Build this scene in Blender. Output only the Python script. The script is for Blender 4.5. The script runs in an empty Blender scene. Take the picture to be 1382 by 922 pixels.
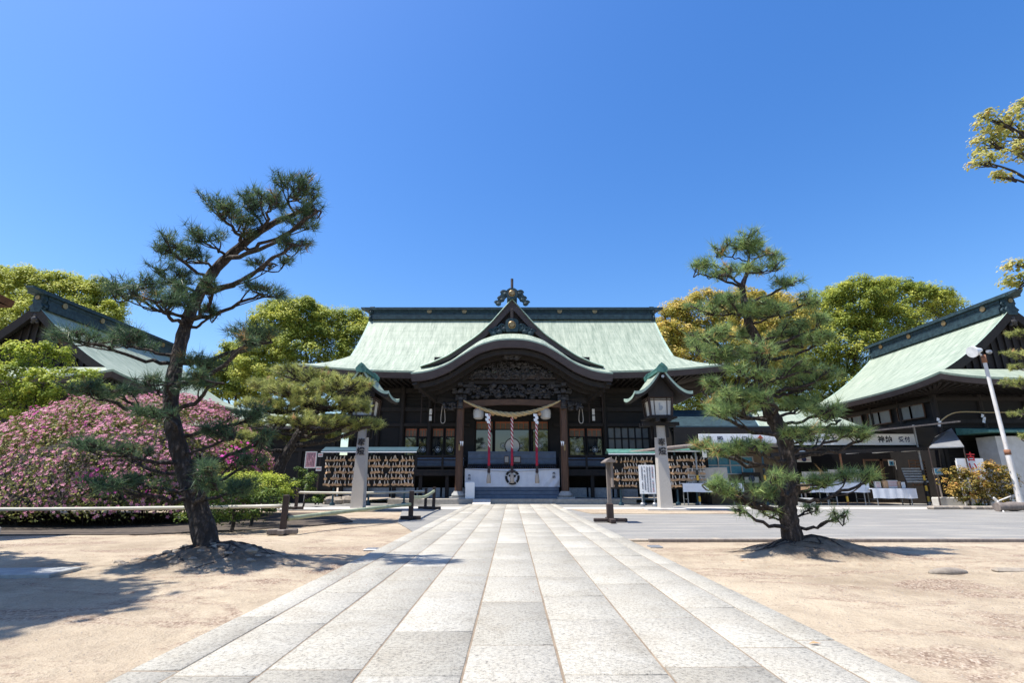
import bpy, math, random
import numpy as np
from mathutils import Vector, Matrix
R = math.radians
rng = np.random.default_rng(7)
random.seed(7)
sc = bpy.context.scene
col = sc.collection

# ------------------------------------------------------------------ camera, sky, sun, exposure
F = 691.0                       # focal length in pixels of the 1382 px wide photograph
CAMH = 1.1
PITCH = math.atan(191 / F)
cd = bpy.data.cameras.new('camera'); cd.lens = 18.0; cd.sensor_width = 36.0
cd.clip_start = 0.05; cd.clip_end = 3000
cam = bpy.data.objects.new('camera', cd); col.objects.link(cam)
cam.location = (0, 0, CAMH); cam.rotation_euler = (R(90) + PITCH, 0, 0)
sc.camera = cam
SUN = Vector((-0.42, -0.09, 1.0)).normalized()      # towards the sun
w = bpy.data.worlds.new('World'); sc.world = w; w.use_nodes = True
nt = w.node_tree; nt.nodes.clear()
sky = nt.nodes.new('ShaderNodeTexSky'); sky.sky_type = 'NISHITA'; sky.sun_disc = False
sky.sun_elevation = math.asin(SUN.z)
sky.sun_rotation = math.atan2(SUN.x, SUN.y)
sky.air_density = 1.25; sky.dust_density = 1.0; sky.ozone_density = 4.0; sky.altitude = 0
bg = nt.nodes.new('ShaderNodeBackground'); bg.inputs[1].default_value = 0.135
wo = nt.nodes.new('ShaderNodeOutputWorld')
hs = nt.nodes.new('ShaderNodeHueSaturation'); hs.inputs['Saturation'].default_value = 1.32; hs.inputs['Hue'].default_value = 0.509
nt.links.new(sky.outputs[0], hs.inputs['Color']); nt.links.new(hs.outputs[0], bg.inputs[0]); nt.links.new(bg.outputs[0], wo.inputs[0])
sd = bpy.data.lights.new('sun', 'SUN'); sd.energy = 5.0; sd.angle = R(0.53); sd.color = (1.0, 0.95, 0.87)
so = bpy.data.objects.new('sun', sd); col.objects.link(so)
so.rotation_euler = SUN.to_track_quat('Z', 'Y').to_euler(); so.location = (-10, -5, 30)
sc.view_settings.view_transform = 'Standard'; sc.view_settings.look = 'None'
sc.view_settings.exposure = 0.66; sc.view_settings.gamma = 1.0
sc.view_settings.use_curve_mapping = False
sc.cycles.use_denoising = True
sc.cycles.max_bounces = 7; sc.cycles.diffuse_bounces = 4; sc.cycles.transparent_max_bounces = 8

# ------------------------------------------------------------------ pixel -> world helpers
SP, CP = math.sin(PITCH), math.cos(PITCH)
def P(px, py, Y):
    a = (py - 461) / F
    t = Y / (CP + SP * a)
    return np.array([(px - 691) / F * t, Y, CAMH + t * (SP - CP * a)])
def G(px, py, z=0.0):
    a = (py - 461) / F
    t = (z - CAMH) / (SP - CP * a)
    return np.array([(px - 691) / F * t, t * (CP + SP * a), z])
def M_PX(py, Y):                # metres per pixel at that row and depth
    a = (py - 461) / F
    return Y / (CP + SP * a) / F

# ------------------------------------------------------------------ materials
MATS = {}
def nodes_of(name):
    m = bpy.data.materials.new(name); m.use_nodes = True
    n = m.node_tree; n.nodes.clear()
    o = n.nodes.new('ShaderNodeOutputMaterial')
    b = n.nodes.new('ShaderNodeBsdfPrincipled')
    n.links.new(b.outputs[0], o.inputs[0])
    return m, n, b, o
def c4(c): return (c[0], c[1], c[2], 1)
def noise(n, vec, scale, detail=5, rough=0.6, dist=0.0):
    t = n.nodes.new('ShaderNodeTexNoise'); t.inputs['Scale'].default_value = scale
    t.inputs['Detail'].default_value = detail; t.inputs['Roughness'].default_value = rough
    t.inputs['Distortion'].default_value = dist
    if vec is not None: n.links.new(vec, t.inputs['Vector'])
    return t.outputs['Fac']
def ramp(n, fac, stops):
    r = n.nodes.new('ShaderNodeValToRGB')
    el = r.color_ramp.elements
    while len(el) < len(stops): el.new(0.5)
    for e, (p, c) in zip(el, stops): e.position = p; e.color = c4(c) if len(c) == 3 else c
    n.links.new(fac, r.inputs[0]); return r.outputs[0]
def mixc(n, fac, a, b, mode='MIX'):
    m = n.nodes.new('ShaderNodeMix'); m.data_type = 'RGBA'; m.blend_type = mode
    for k, v in ((0, fac), (6, a), (7, b)):
        if hasattr(v, 'is_linked'): n.links.new(v, m.inputs[k])
        else: m.inputs[k].default_value = v if k == 0 else c4(v)
    return m.outputs[2]
def mapping(n, kind='Object', scale=(1, 1, 1)):
    tc = n.nodes.new('ShaderNodeTexCoord'); mp = n.nodes.new('ShaderNodeMapping')
    mp.inputs['Scale'].default_value = scale
    n.links.new(tc.outputs[kind], mp.inputs[0]); return mp.outputs[0]
def bump(n, b, h, strength=0.3, dist=0.02, prev=None):
    u = n.nodes.new('ShaderNodeBump'); u.inputs['Strength'].default_value = strength
    u.inputs['Distance'].default_value = dist
    n.links.new(h, u.inputs['Height'])
    if prev is not None: n.links.new(prev, u.inputs['Normal'])
    n.links.new(u.outputs[0], b.inputs['Normal']); return u.outputs[0]
def math_(n, op, a, b=None):
    m = n.nodes.new('ShaderNodeMath'); m.operation = op
    for k, v in ((0, a), (1, b)):
        if v is None: continue
        if hasattr(v, 'is_linked'): n.links.new(v, m.inputs[k])
        else: m.inputs[k].default_value = v
    return m.outputs[0]

def mat(name, c1, c2=None, scale=6.0, rough=0.7, bumpv=0.0, bscale=None, metal=0.0, spec=0.4, stretch=(1, 1, 1), detail=6):
    if name in MATS: return MATS[name]
    m, n, b, o = nodes_of(name)
    v = mapping(n, 'Object', stretch)
    if c2 is None: c2 = tuple(x * 0.75 for x in c1)
    f = noise(n, v, scale, detail, 0.65)
    n.links.new(ramp(n, f, [(0.32, c2), (0.68, c1)]), b.inputs['Base Color'])
    b.inputs['Roughness'].default_value = rough; b.inputs['Metallic'].default_value = metal
    b.inputs['Specular IOR Level'].default_value = spec
    if bumpv: bump(n, b, noise(n, v, bscale or scale * 4, 6), bumpv, 0.02)
    MATS[name] = m; return m

def foliage(name, stops, trans=0.35, rough=0.55, spec=0.25):
    m, n, b, o = nodes_of(name)
    at = n.nodes.new('ShaderNodeAttribute'); at.attribute_name = 'rnd'
    c = ramp(n, at.outputs['Fac'], stops)
    n.links.new(c, b.inputs['Base Color'])
    b.inputs['Roughness'].default_value = rough; b.inputs['Specular IOR Level'].default_value = spec
    t = n.nodes.new('ShaderNodeBsdfTranslucent'); n.links.new(c, t.inputs[0])
    mx = n.nodes.new('ShaderNodeMixShader'); mx.inputs[0].default_value = trans
    n.links.new(b.outputs[0], mx.inputs[1]); n.links.new(t.outputs[0], mx.inputs[2])
    n.links.new(mx.outputs[0], o.inputs[0]); return m

def make_materials():
    # sand with gravel drifts and damp stains
    m, n, b, o = nodes_of('sand'); v = mapping(n)
    big = noise(n, v, 0.55, 6, 0.62, 0.4); mid = noise(n, v, 3.2, 6, 0.7); fine = noise(n, v, 70, 3, 0.7)
    c = ramp(n, big, [(0.28, (0.24, 0.19, 0.135)), (0.48, (0.42, 0.35, 0.26)), (0.72, (0.54, 0.46, 0.345))])
    c = mixc(n, 0.35, c, ramp(n, mid, [(0.3, (0.27, 0.205, 0.14)), (0.7, (0.55, 0.45, 0.32))]))
    vo = n.nodes.new('ShaderNodeTexVoronoi'); vo.inputs['Scale'].default_value = 55; n.links.new(v, vo.inputs['Vector'])
    grav = ramp(n, vo.outputs['Color'], [(0.2, (0.16, 0.105, 0.075)), (0.55, (0.33, 0.245, 0.18)), (0.9, (0.52, 0.43, 0.34))])
    gm = noise(n, mapping(n, 'Object', (0.75, 1.5, 1)), 0.85, 5, 0.7, 0.8)
    vf = n.nodes.new('ShaderNodeTexVoronoi'); vf.inputs['Scale'].default_value = 3.2; vf.feature = 'SMOOTH_F1'; n.links.new(mapping(n, 'Object', (1.0, 1.5, 1)), vf.inputs['Vector'])
    gmask = ramp(n, gm, [(0.50, (0, 0, 0)), (0.60, (0.85, 0.85, 0.85))])
    c = mixc(n, gmask, c, grav)
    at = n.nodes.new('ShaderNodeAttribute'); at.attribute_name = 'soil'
    c = mixc(n, at.outputs['Fac'], c, ramp(n, mid, [(0.3, (0.075, 0.056, 0.042)), (0.5, (0.17, 0.13, 0.095)), (0.72, (0.36, 0.28, 0.205))]))  # mound tint: soil at left, branch shade painted in at right
    sp = ramp(n, fine, [(0.36, (0.55, 0.5, 0.45)), (0.5, (1, 1, 1))])
    c = mixc(n, 0.5, c, sp, 'MULTIPLY')
    n.links.new(c, b.inputs['Base Color']); b.inputs['Roughness'].default_value = 0.95
    b.inputs['Specular IOR Level'].default_value = 0.15
    p = bump(n, b, vf.outputs['Distance'], 0.35, 0.08); p = bump(n, b, mid, 0.9, 0.06, p); p = bump(n, b, noise(n, v, 14, 5, 0.75), 0.6, 0.03, p); p = bump(n, b, fine, 0.55, 0.012, p); MATS['sand'] = m
    # asphalt
    m, n, b, o = nodes_of('asphalt'); v = mapping(n)
    f = noise(n, v, 90, 3, 0.8); g = noise(n, v, 0.7, 6, 0.7); h2 = noise(n, mapping(n, 'Object', (0.3, 2.2, 1)), 1.2, 5, 0.6)
    c = ramp(n, f, [(0.3, (0.16, 0.155, 0.145)), (0.7, (0.335, 0.325, 0.298))])
    c = mixc(n, 0.55, c, ramp(n, g, [(0.3, (0.6, 0.6, 0.62)), (0.7, (1, 1, 0.98))]), 'MULTIPLY')
    c = mixc(n, ramp(n, h2, [(0.52, (0, 0, 0)), (0.74, (0.6, 0.6, 0.6))]), c, (0.48, 0.43, 0.35))
    sp_ = n.nodes.new('ShaderNodeSeparateXYZ'); n.links.new(v, sp_.inputs[0])
    e_ = math_(n, 'ADD', math_(n, 'SUBTRACT', -9.05, sp_.outputs['Y']), math_(n, 'MULTIPLY', math_(n, 'SUBTRACT', noise(n, v, 2.2, 6, 0.7), 0.45), 1.6))
    cl_ = n.nodes.new('ShaderNodeClamp'); n.links.new(math_(n, 'MULTIPLY', e_, 3.0), cl_.inputs[0])
    c = mixc(n, cl_.outputs[0], c, (0.46, 0.38, 0.28))
    n.links.new(c, b.inputs['Base Color']); b.inputs['Roughness'].default_value = 0.9; bump(n, b, f, 0.5, 0.01); MATS['asphalt'] = m
    # granite slabs of the path, tone differs per slab
    m, n, b, o = nodes_of('granite'); v = mapping(n)
    at = n.nodes.new('ShaderNodeAttribute'); at.attribute_name = 'rnd'
    f = noise(n, v, 42, 4, 0.9); f2 = noise(n, v, 170, 2, 0.8); g = noise(n, v, 1.9, 6, 0.75, 0.6)
    base = ramp(n, at.outputs['Fac'], [(0, (0.375, 0.353, 0.305)), (0.25, (0.425, 0.402, 0.35)), (0.8, (0.465, 0.441, 0.387)), (1, (0.51, 0.485, 0.43))])
    c = mixc(n, 0.85, base, ramp(n, f, [(0.36, (0.28, 0.28, 0.28)), (0.47, (0.84, 0.84, 0.82)), (0.60, (1.08, 1.08, 1.05))]), 'MULTIPLY')
    c = mixc(n, 0.5, c, ramp(n, f2, [(0.34, (0.45, 0.45, 0.45)), (0.5, (1, 1, 1))]), 'MULTIPLY')
    c = mixc(n, 0.5, c, ramp(n, g, [(0.30, (0.62, 0.56, 0.47)), (0.45, (0.90, 0.87, 0.82)), (0.62, (1.06, 1.06, 1.05))]), 'MULTIPLY')
    n.links.new(c, b.inputs['Base Color']); b.inputs['Roughness'].default_value = 0.8
    p = bump(n, b, f, 0.5, 0.012); MATS['granite'] = m
    # weathered copper sheet laid in courses (UV: u across, v down the slope, metres)
    m, n, b, o = nodes_of('copper'); tc = n.nodes.new('ShaderNodeTexCoord')
    def uvmap(s):
        mp = n.nodes.new('ShaderNodeMapping'); mp.inputs['Scale'].default_value = s
        n.links.new(tc.outputs['UV'], mp.inputs[0]); return mp.outputs[0]
    sep = n.nodes.new('ShaderNodeSeparateXYZ'); n.links.new(tc.outputs['UV'], sep.inputs[0])
    fr = math_(n, 'FRACT', math_(n, 'MULTIPLY', sep.outputs['Y'], 4.6))
    row = math_(n, 'FLOOR', math_(n, 'MULTIPLY', sep.outputs['Y'], 4.6))
    shift = math_(n, 'MULTIPLY', row, 0.37)
    fx = math_(n, 'FRACT', math_(n, 'ADD', math_(n, 'MULTIPLY', sep.outputs['X'], 2.2), shift))
    st = noise(n, uvmap((1.6, 0.16, 1)), 2.2, 6, 0.7, 0.3); st2 = noise(n, uvmap((5.0, 0.5, 1)), 2.0, 5, 0.7)
    ban = noise(n, uvmap((0.06, 3.2, 1)), 2.0, 4, 0.7)
    c = ramp(n, st, [(0.34, (0.17, 0.22, 0.165)), (0.5, (0.325, 0.375, 0.295)), (0.68, (0.48, 0.515, 0.41))])
    c = mixc(n, 0.5, c, ramp(n, st2, [(0.34, (0.125, 0.175, 0.13)), (0.7, (0.48, 0.51, 0.405))]))
    c = mixc(n, 0.5, c, ramp(n, ban, [(0.3, (0.66, 0.74, 0.70)), (0.6, (1.05, 1.05, 1.03))]), 'MULTIPLY')
    c = mixc(n, 0.55, c, ramp(n, fr, [(0.0, (0.55, 0.6, 0.58)), (0.16, (1, 1, 1)), (1, (1, 1, 1))]), 'MULTIPLY')
    c = mixc(n, 0.4, c, ramp(n, fx, [(0.0, (0.6, 0.65, 0.62)), (0.05, (1, 1, 1)), (1, (1, 1, 1))]), 'MULTIPLY')
    n.links.new(c, b.inputs['Base Color']); b.inputs['Roughness'].default_value = 0.62
    b.inputs['Specular IOR Level'].default_value = 0.4
    p = bump(n, b, fr, 0.5, 0.03); bump(n, b, st2, 0.15, 0.02, p); MATS['copper'] = m
    # bark: vertical plates
    m, n, b, o = nodes_of('bark'); v = mapping(n, 'Object', (1, 1, 0.45))
    vo = n.nodes.new('ShaderNodeTexVoronoi'); vo.inputs['Scale'].default_value = 16; n.links.new(v, vo.inputs['Vector'])
    f = noise(n, v, 24, 6, 0.75)
    c = ramp(n, f, [(0.3, (0.014, 0.011, 0.010)), (0.52, (0.048, 0.037, 0.032)), (0.72, (0.20, 0.165, 0.145))])
    c = mixc(n, ramp(n, vo.outputs['Distance'], [(0.35, (0, 0, 0)), (0.6, (0.8, 0.8, 0.8))]), c, (0.018, 0.014, 0.012))
    n.links.new(c, b.inputs['Base Color']); b.inputs['Roughness'].default_value = 0.9
    p = bump(n, b, math_(n, 'SUBTRACT', 1.0, vo.outputs['Distance']), 0.9, 0.05); bump(n, b, f, 0.6, 0.02, p); MATS['bark'] = m
    # window glass
    m, n, b, o = nodes_of('glass')
    b.inputs['Base Color'].default_value = (0.012, 0.016, 0.018, 1); b.inputs['Roughness'].default_value = 0.03
    b.inputs['IOR'].default_value = 1.95; MATS['glass'] = m
make_materials()
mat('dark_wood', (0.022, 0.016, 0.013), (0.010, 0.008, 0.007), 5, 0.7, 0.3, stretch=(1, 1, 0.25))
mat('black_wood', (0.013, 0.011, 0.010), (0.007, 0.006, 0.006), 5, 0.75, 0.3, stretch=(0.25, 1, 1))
mat('post_wood', (0.12, 0.058, 0.030), (0.038, 0.019, 0.012), 7, 0.6, 0.35, stretch=(3, 3, 0.12))
mat('brown_wood', (0.12, 0.062, 0.034), (0.06, 0.030, 0.017), 6, 0.65, 0.3, stretch=(0.3, 1, 1))
mat('fascia_wood', (0.068, 0.055, 0.058), (0.042, 0.034, 0.037), 3, 0.7, 0.2, stretch=(0.4, 1, 1))
mat('ridge_copper', (0.034, 0.068, 0.080), (0.010, 0.022, 0.030), 4, 0.6, 0.2, spec=0.3)
mat('teal_copper', (0.09, 0.235, 0.19), (0.04, 0.11, 0.095), 5, 0.55, 0.2)
mat('carving', (0.055, 0.050, 0.050), (0.016, 0.014, 0.014), 5, 0.6, 0.4)
mat('copper_edge', (0.40, 0.50, 0.41), (0.22, 0.33, 0.27), 5, 0.6, 0.2)
mat('rib_wood', (0.055, 0.030, 0.020), (0.022, 0.013, 0.010), 5, 0.6, 0.3, stretch=(0.3, 1, 1))
mat('gold', (0.36, 0.25, 0.12), (0.2, 0.13, 0.06), 9, 0.4, metal=0.7)
mat('pillar_stone', (0.50, 0.47, 0.42), (0.36, 0.34, 0.31), 45, 0.85, 0.35, 90)
mat('step_stone', (0.46, 0.42, 0.36), (0.30, 0.27, 0.23), 5, 0.85, 0.3, 40)
mat('base_stone', (0.40, 0.40, 0.38), (0.25, 0.26, 0.26), 9, 0.85, 0.3, 40)
mat('rock', (0.36, 0.31, 0.25), (0.20, 0.17, 0.14), 7, 0.9, 0.5, 25)
mat('concrete', (0.60, 0.57, 0.52), (0.47, 0.44, 0.39), 3, 0.9, 0.2, 40)
mat('white_cloth', (0.74, 0.76, 0.80), (0.66, 0.68, 0.73), 3, 0.85)
mat('white_paint', (0.84, 0.84, 0.83), (0.78, 0.78, 0.77), 3, 0.5)
mat('pole_paint', (0.74, 0.73, 0.71), (0.50, 0.46, 0.42), 5, 0.55, stretch=(1, 1, 0.3))
mat('rust', (0.32, 0.15, 0.08), (0.16, 0.07, 0.04), 8, 0.85)
mat('paper', (0.58, 0.57, 0.53), (0.50, 0.49, 0.45), 3, 0.8)
mat('ink', (0.012, 0.012, 0.016), (0.008, 0.008, 0.010), 3, 0.7)
mat('navy_ink', (0.018, 0.03, 0.10), (0.012, 0.02, 0.07), 3, 0.7)
mat('red_ink', (0.55, 0.03, 0.035), (0.45, 0.02, 0.025), 3, 0.6)
mat('crimson', (0.42, 0.02, 0.055), (0.30, 0.014, 0.04), 8, 0.8)
mat('cord_white', (0.75, 0.70, 0.64), (0.60, 0.54, 0.48), 8, 0.85)
mat('cord_dark', (0.05, 0.035, 0.035), None, 8, 0.85)
mat('tassel_thread', (0.46, 0.40, 0.34), (0.30, 0.26, 0.22), 18, 0.9, stretch=(4, 4, 0.3))
mat('straw', (0.55, 0.42, 0.23), (0.34, 0.25, 0.12), 22, 0.9, 0.4, 60)
mat('plaque_wood', (0.56, 0.35, 0.19), (0.42, 0.25, 0.13), 4, 0.7)
mat('bamboo', (0.52, 0.50, 0.42), (0.36, 0.34, 0.27), 4, 0.5, stretch=(0.5, 2, 2))
mat('green_bamboo', (0.36, 0.40, 0.27), (0.24, 0.27, 0.17), 4, 0.5, stretch=(0.5, 2, 2))
mat('stand_wood', (0.055, 0.036, 0.030), (0.028, 0.019, 0.017), 6, 0.75, 0.3, stretch=(2, 2, 0.3))
mat('grey_wood', (0.24, 0.20, 0.17), (0.13, 0.11, 0.10), 6, 0.8, 0.3, stretch=(2, 2, 0.3))
mat('orange_lattice', (0.45, 0.13, 0.05), (0.30, 0.08, 0.03), 6, 0.6)
mat('brown_panel', (0.20, 0.15, 0.10), (0.12, 0.09, 0.06), 4, 0.7)  # plain brown behind the door lattices and on the booth wall
mat('skylit_wood', (0.12, 0.16, 0.22), (0.08, 0.11, 0.16), 3, 0.55)  # blue of the skylight put into the wood colour
mat('yellow_tape', (0.72, 0.46, 0.05), (0.6, 0.36, 0.04), 5, 0.5)
mat('black_tape', (0.02, 0.02, 0.022), None, 5, 0.5)
mat('grey_metal', (0.36, 0.37, 0.38), (0.28, 0.29, 0.30), 4, 0.45, metal=0.5)
mat('teal_metal', (0.03, 0.075, 0.10), (0.018, 0.05, 0.065), 4, 0.5)
mat('pink_print', (0.60, 0.33, 0.34), (0.48, 0.24, 0.26), 20, 0.7)
mat('cyan_print', (0.08, 0.30, 0.42), (0.05, 0.2, 0.3), 8, 0.6)
mat('beige_board', (0.50, 0.45, 0.38), (0.42, 0.37, 0.31), 4, 0.8)
mat('lamp_white', (0.85, 0.85, 0.82), None, 4, 0.4)
mat('window_film', (0.16, 0.165, 0.155), (0.10, 0.105, 0.10), 2, 0.35)
mat('louver', (0.45, 0.44, 0.41), (0.34, 0.33, 0.30), 4, 0.6)
mat('soil_joint', (0.30, 0.235, 0.165), (0.18, 0.14, 0.10), 6, 0.95, 0.5, 30)
mat('soil', (0.12, 0.095, 0.072), (0.045, 0.036, 0.030), 6, 0.95, 0.8, 22)  # bed soil, colour deepened for the dappled shade under the azalea
MATS['needle_dark'] = foliage('needle_dark', [(0.0, (0.045, 0.083, 0.054)), (0.5, (0.088, 0.156, 0.077)), (0.85, (0.165, 0.244, 0.106)), (1.0, (0.351, 0.234, 0.101))], 0.35, 0.45, 0.25)
MATS['needle_mid'] = foliage('needle_mid', [(0.0, (0.095, 0.157, 0.069)), (0.5, (0.218, 0.326, 0.117)), (0.88, (0.454, 0.551, 0.19)), (1.0, (0.567, 0.354, 0.147))], 0.35, 0.45, 0.25)
MATS['needle_olive'] = foliage('needle_olive', [(0.0, (0.136, 0.164, 0.055)), (0.5, (0.386, 0.425, 0.131)), (0.9, (0.696, 0.676, 0.24)), (1.0, (0.657, 0.425, 0.218))], 0.4, 0.45, 0.2)
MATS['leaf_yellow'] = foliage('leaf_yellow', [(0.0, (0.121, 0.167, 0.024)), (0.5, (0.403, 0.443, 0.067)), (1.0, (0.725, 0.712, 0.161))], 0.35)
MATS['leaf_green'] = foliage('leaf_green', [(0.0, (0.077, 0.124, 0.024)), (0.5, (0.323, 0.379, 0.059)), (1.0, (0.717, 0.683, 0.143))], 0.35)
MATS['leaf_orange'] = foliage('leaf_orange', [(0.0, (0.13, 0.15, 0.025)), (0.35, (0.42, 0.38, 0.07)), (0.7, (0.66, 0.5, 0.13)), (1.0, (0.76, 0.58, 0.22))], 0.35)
MATS['leaf_cream'] = foliage('leaf_cream', [(0.0, (0.22, 0.26, 0.06)), (0.4, (0.48, 0.46, 0.13)), (0.9, (0.72, 0.62, 0.27)), (1.0, (0.42, 0.22, 0.09))], 0.4)
MATS['leaf_maple'] = foliage('leaf_maple', [(0.0, (0.092, 0.145, 0.021)), (0.5, (0.356, 0.436, 0.055)), (1.0, (0.739, 0.739, 0.145))], 0.4)
MATS['leaf_azalea'] = foliage('leaf_azalea', [(0.0, (0.045, 0.060, 0.02)), (0.5, (0.17, 0.18, 0.045)), (0.8, (0.36, 0.35, 0.085)), (1.0, (0.52, 0.48, 0.15))], 0.2)
MATS['blossom'] = foliage('blossom', [(0.0, (0.52, 0.16, 0.27)), (0.45, (0.68, 0.30, 0.40)), (0.8, (0.78, 0.46, 0.52)), (0.93, (0.66, 0.08, 0.40)), (1.0, (0.66, 0.05, 0.42))], 0.25)
MATS['leaf_shrub'] = foliage('leaf_shrub', [(0.0, (0.03, 0.066, 0.017)), (0.5, (0.09, 0.15, 0.026)), (1.0, (0.264, 0.312, 0.048))], 0.25)
MATS['leaf_rust'] = foliage('leaf_rust', [(0.0, (0.07, 0.09, 0.02)), (0.4, (0.28, 0.20, 0.045)), (0.75, (0.50, 0.33, 0.08)), (1.0, (0.52, 0.22, 0.09))], 0.3)

# ------------------------------------------------------------------ object helpers
ORG = {}                        # world origin of every object
def tag(o, label=None, cat=None, group=None, kind=None):
    if label: o['label'] = label
    if cat: o['category'] = cat
    if group: o['group'] = group
    if kind: o['kind'] = kind
    return o
def thing(name, loc, label, cat, group=None):
    o = bpy.data.objects.new(name, None); o.empty_display_size = 0.2
    col.objects.link(o); o.location = loc; ORG[o.name] = np.array(loc, float)
    return tag(o, label, cat, group)
def finish(me, name, mats, parent, origin):
    for m in mats: me.materials.append(MATS[m] if isinstance(m, str) else m)
    o = bpy.data.objects.new(name, me); col.objects.link(o)
    ORG[o.name] = origin
    if parent is not None: o.parent = parent
    else: o.location = origin
    return o
def np_mesh(name, V, Fc, mats, parent=None, rnd=None, smooth=False, uv=None, origin=None):
    V = np.asarray(V, np.float32); Fc = np.asarray(Fc, np.int32)
    if parent is not None: origin = ORG[parent.name]
    elif origin is None: origin = np.array([(V[:, 0].min() + V[:, 0].max()) / 2, (V[:, 1].min() + V[:, 1].max()) / 2, V[:, 2].min()])
    me = bpy.data.meshes.new(name)
    n, k = Fc.shape
    me.vertices.add(len(V)); me.vertices.foreach_set('co', (V - origin).astype(np.float32).ravel())
    me.loops.add(n * k); me.loops.foreach_set('vertex_index', Fc.ravel())
    me.polygons.add(n); me.polygons.foreach_set('loop_start', np.arange(0, n * k, k, dtype=np.int32))
    if rnd is not None:
        a = me.attributes.new('rnd', 'FLOAT', 'FACE'); a.data.foreach_set('value', np.asarray(rnd, np.float32))
    if uv is not None:
        l = me.uv_layers.new(name='UVMap'); l.data.foreach_set('uv', np.asarray(uv, np.float32)[Fc.ravel()].ravel())
    me.update(calc_edges=True)
    if smooth: me.polygons.foreach_set('use_smooth', np.ones(n, bool))
    return finish(me, name, mats if isinstance(mats, (list, tuple)) else [mats], parent, origin)

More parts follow.
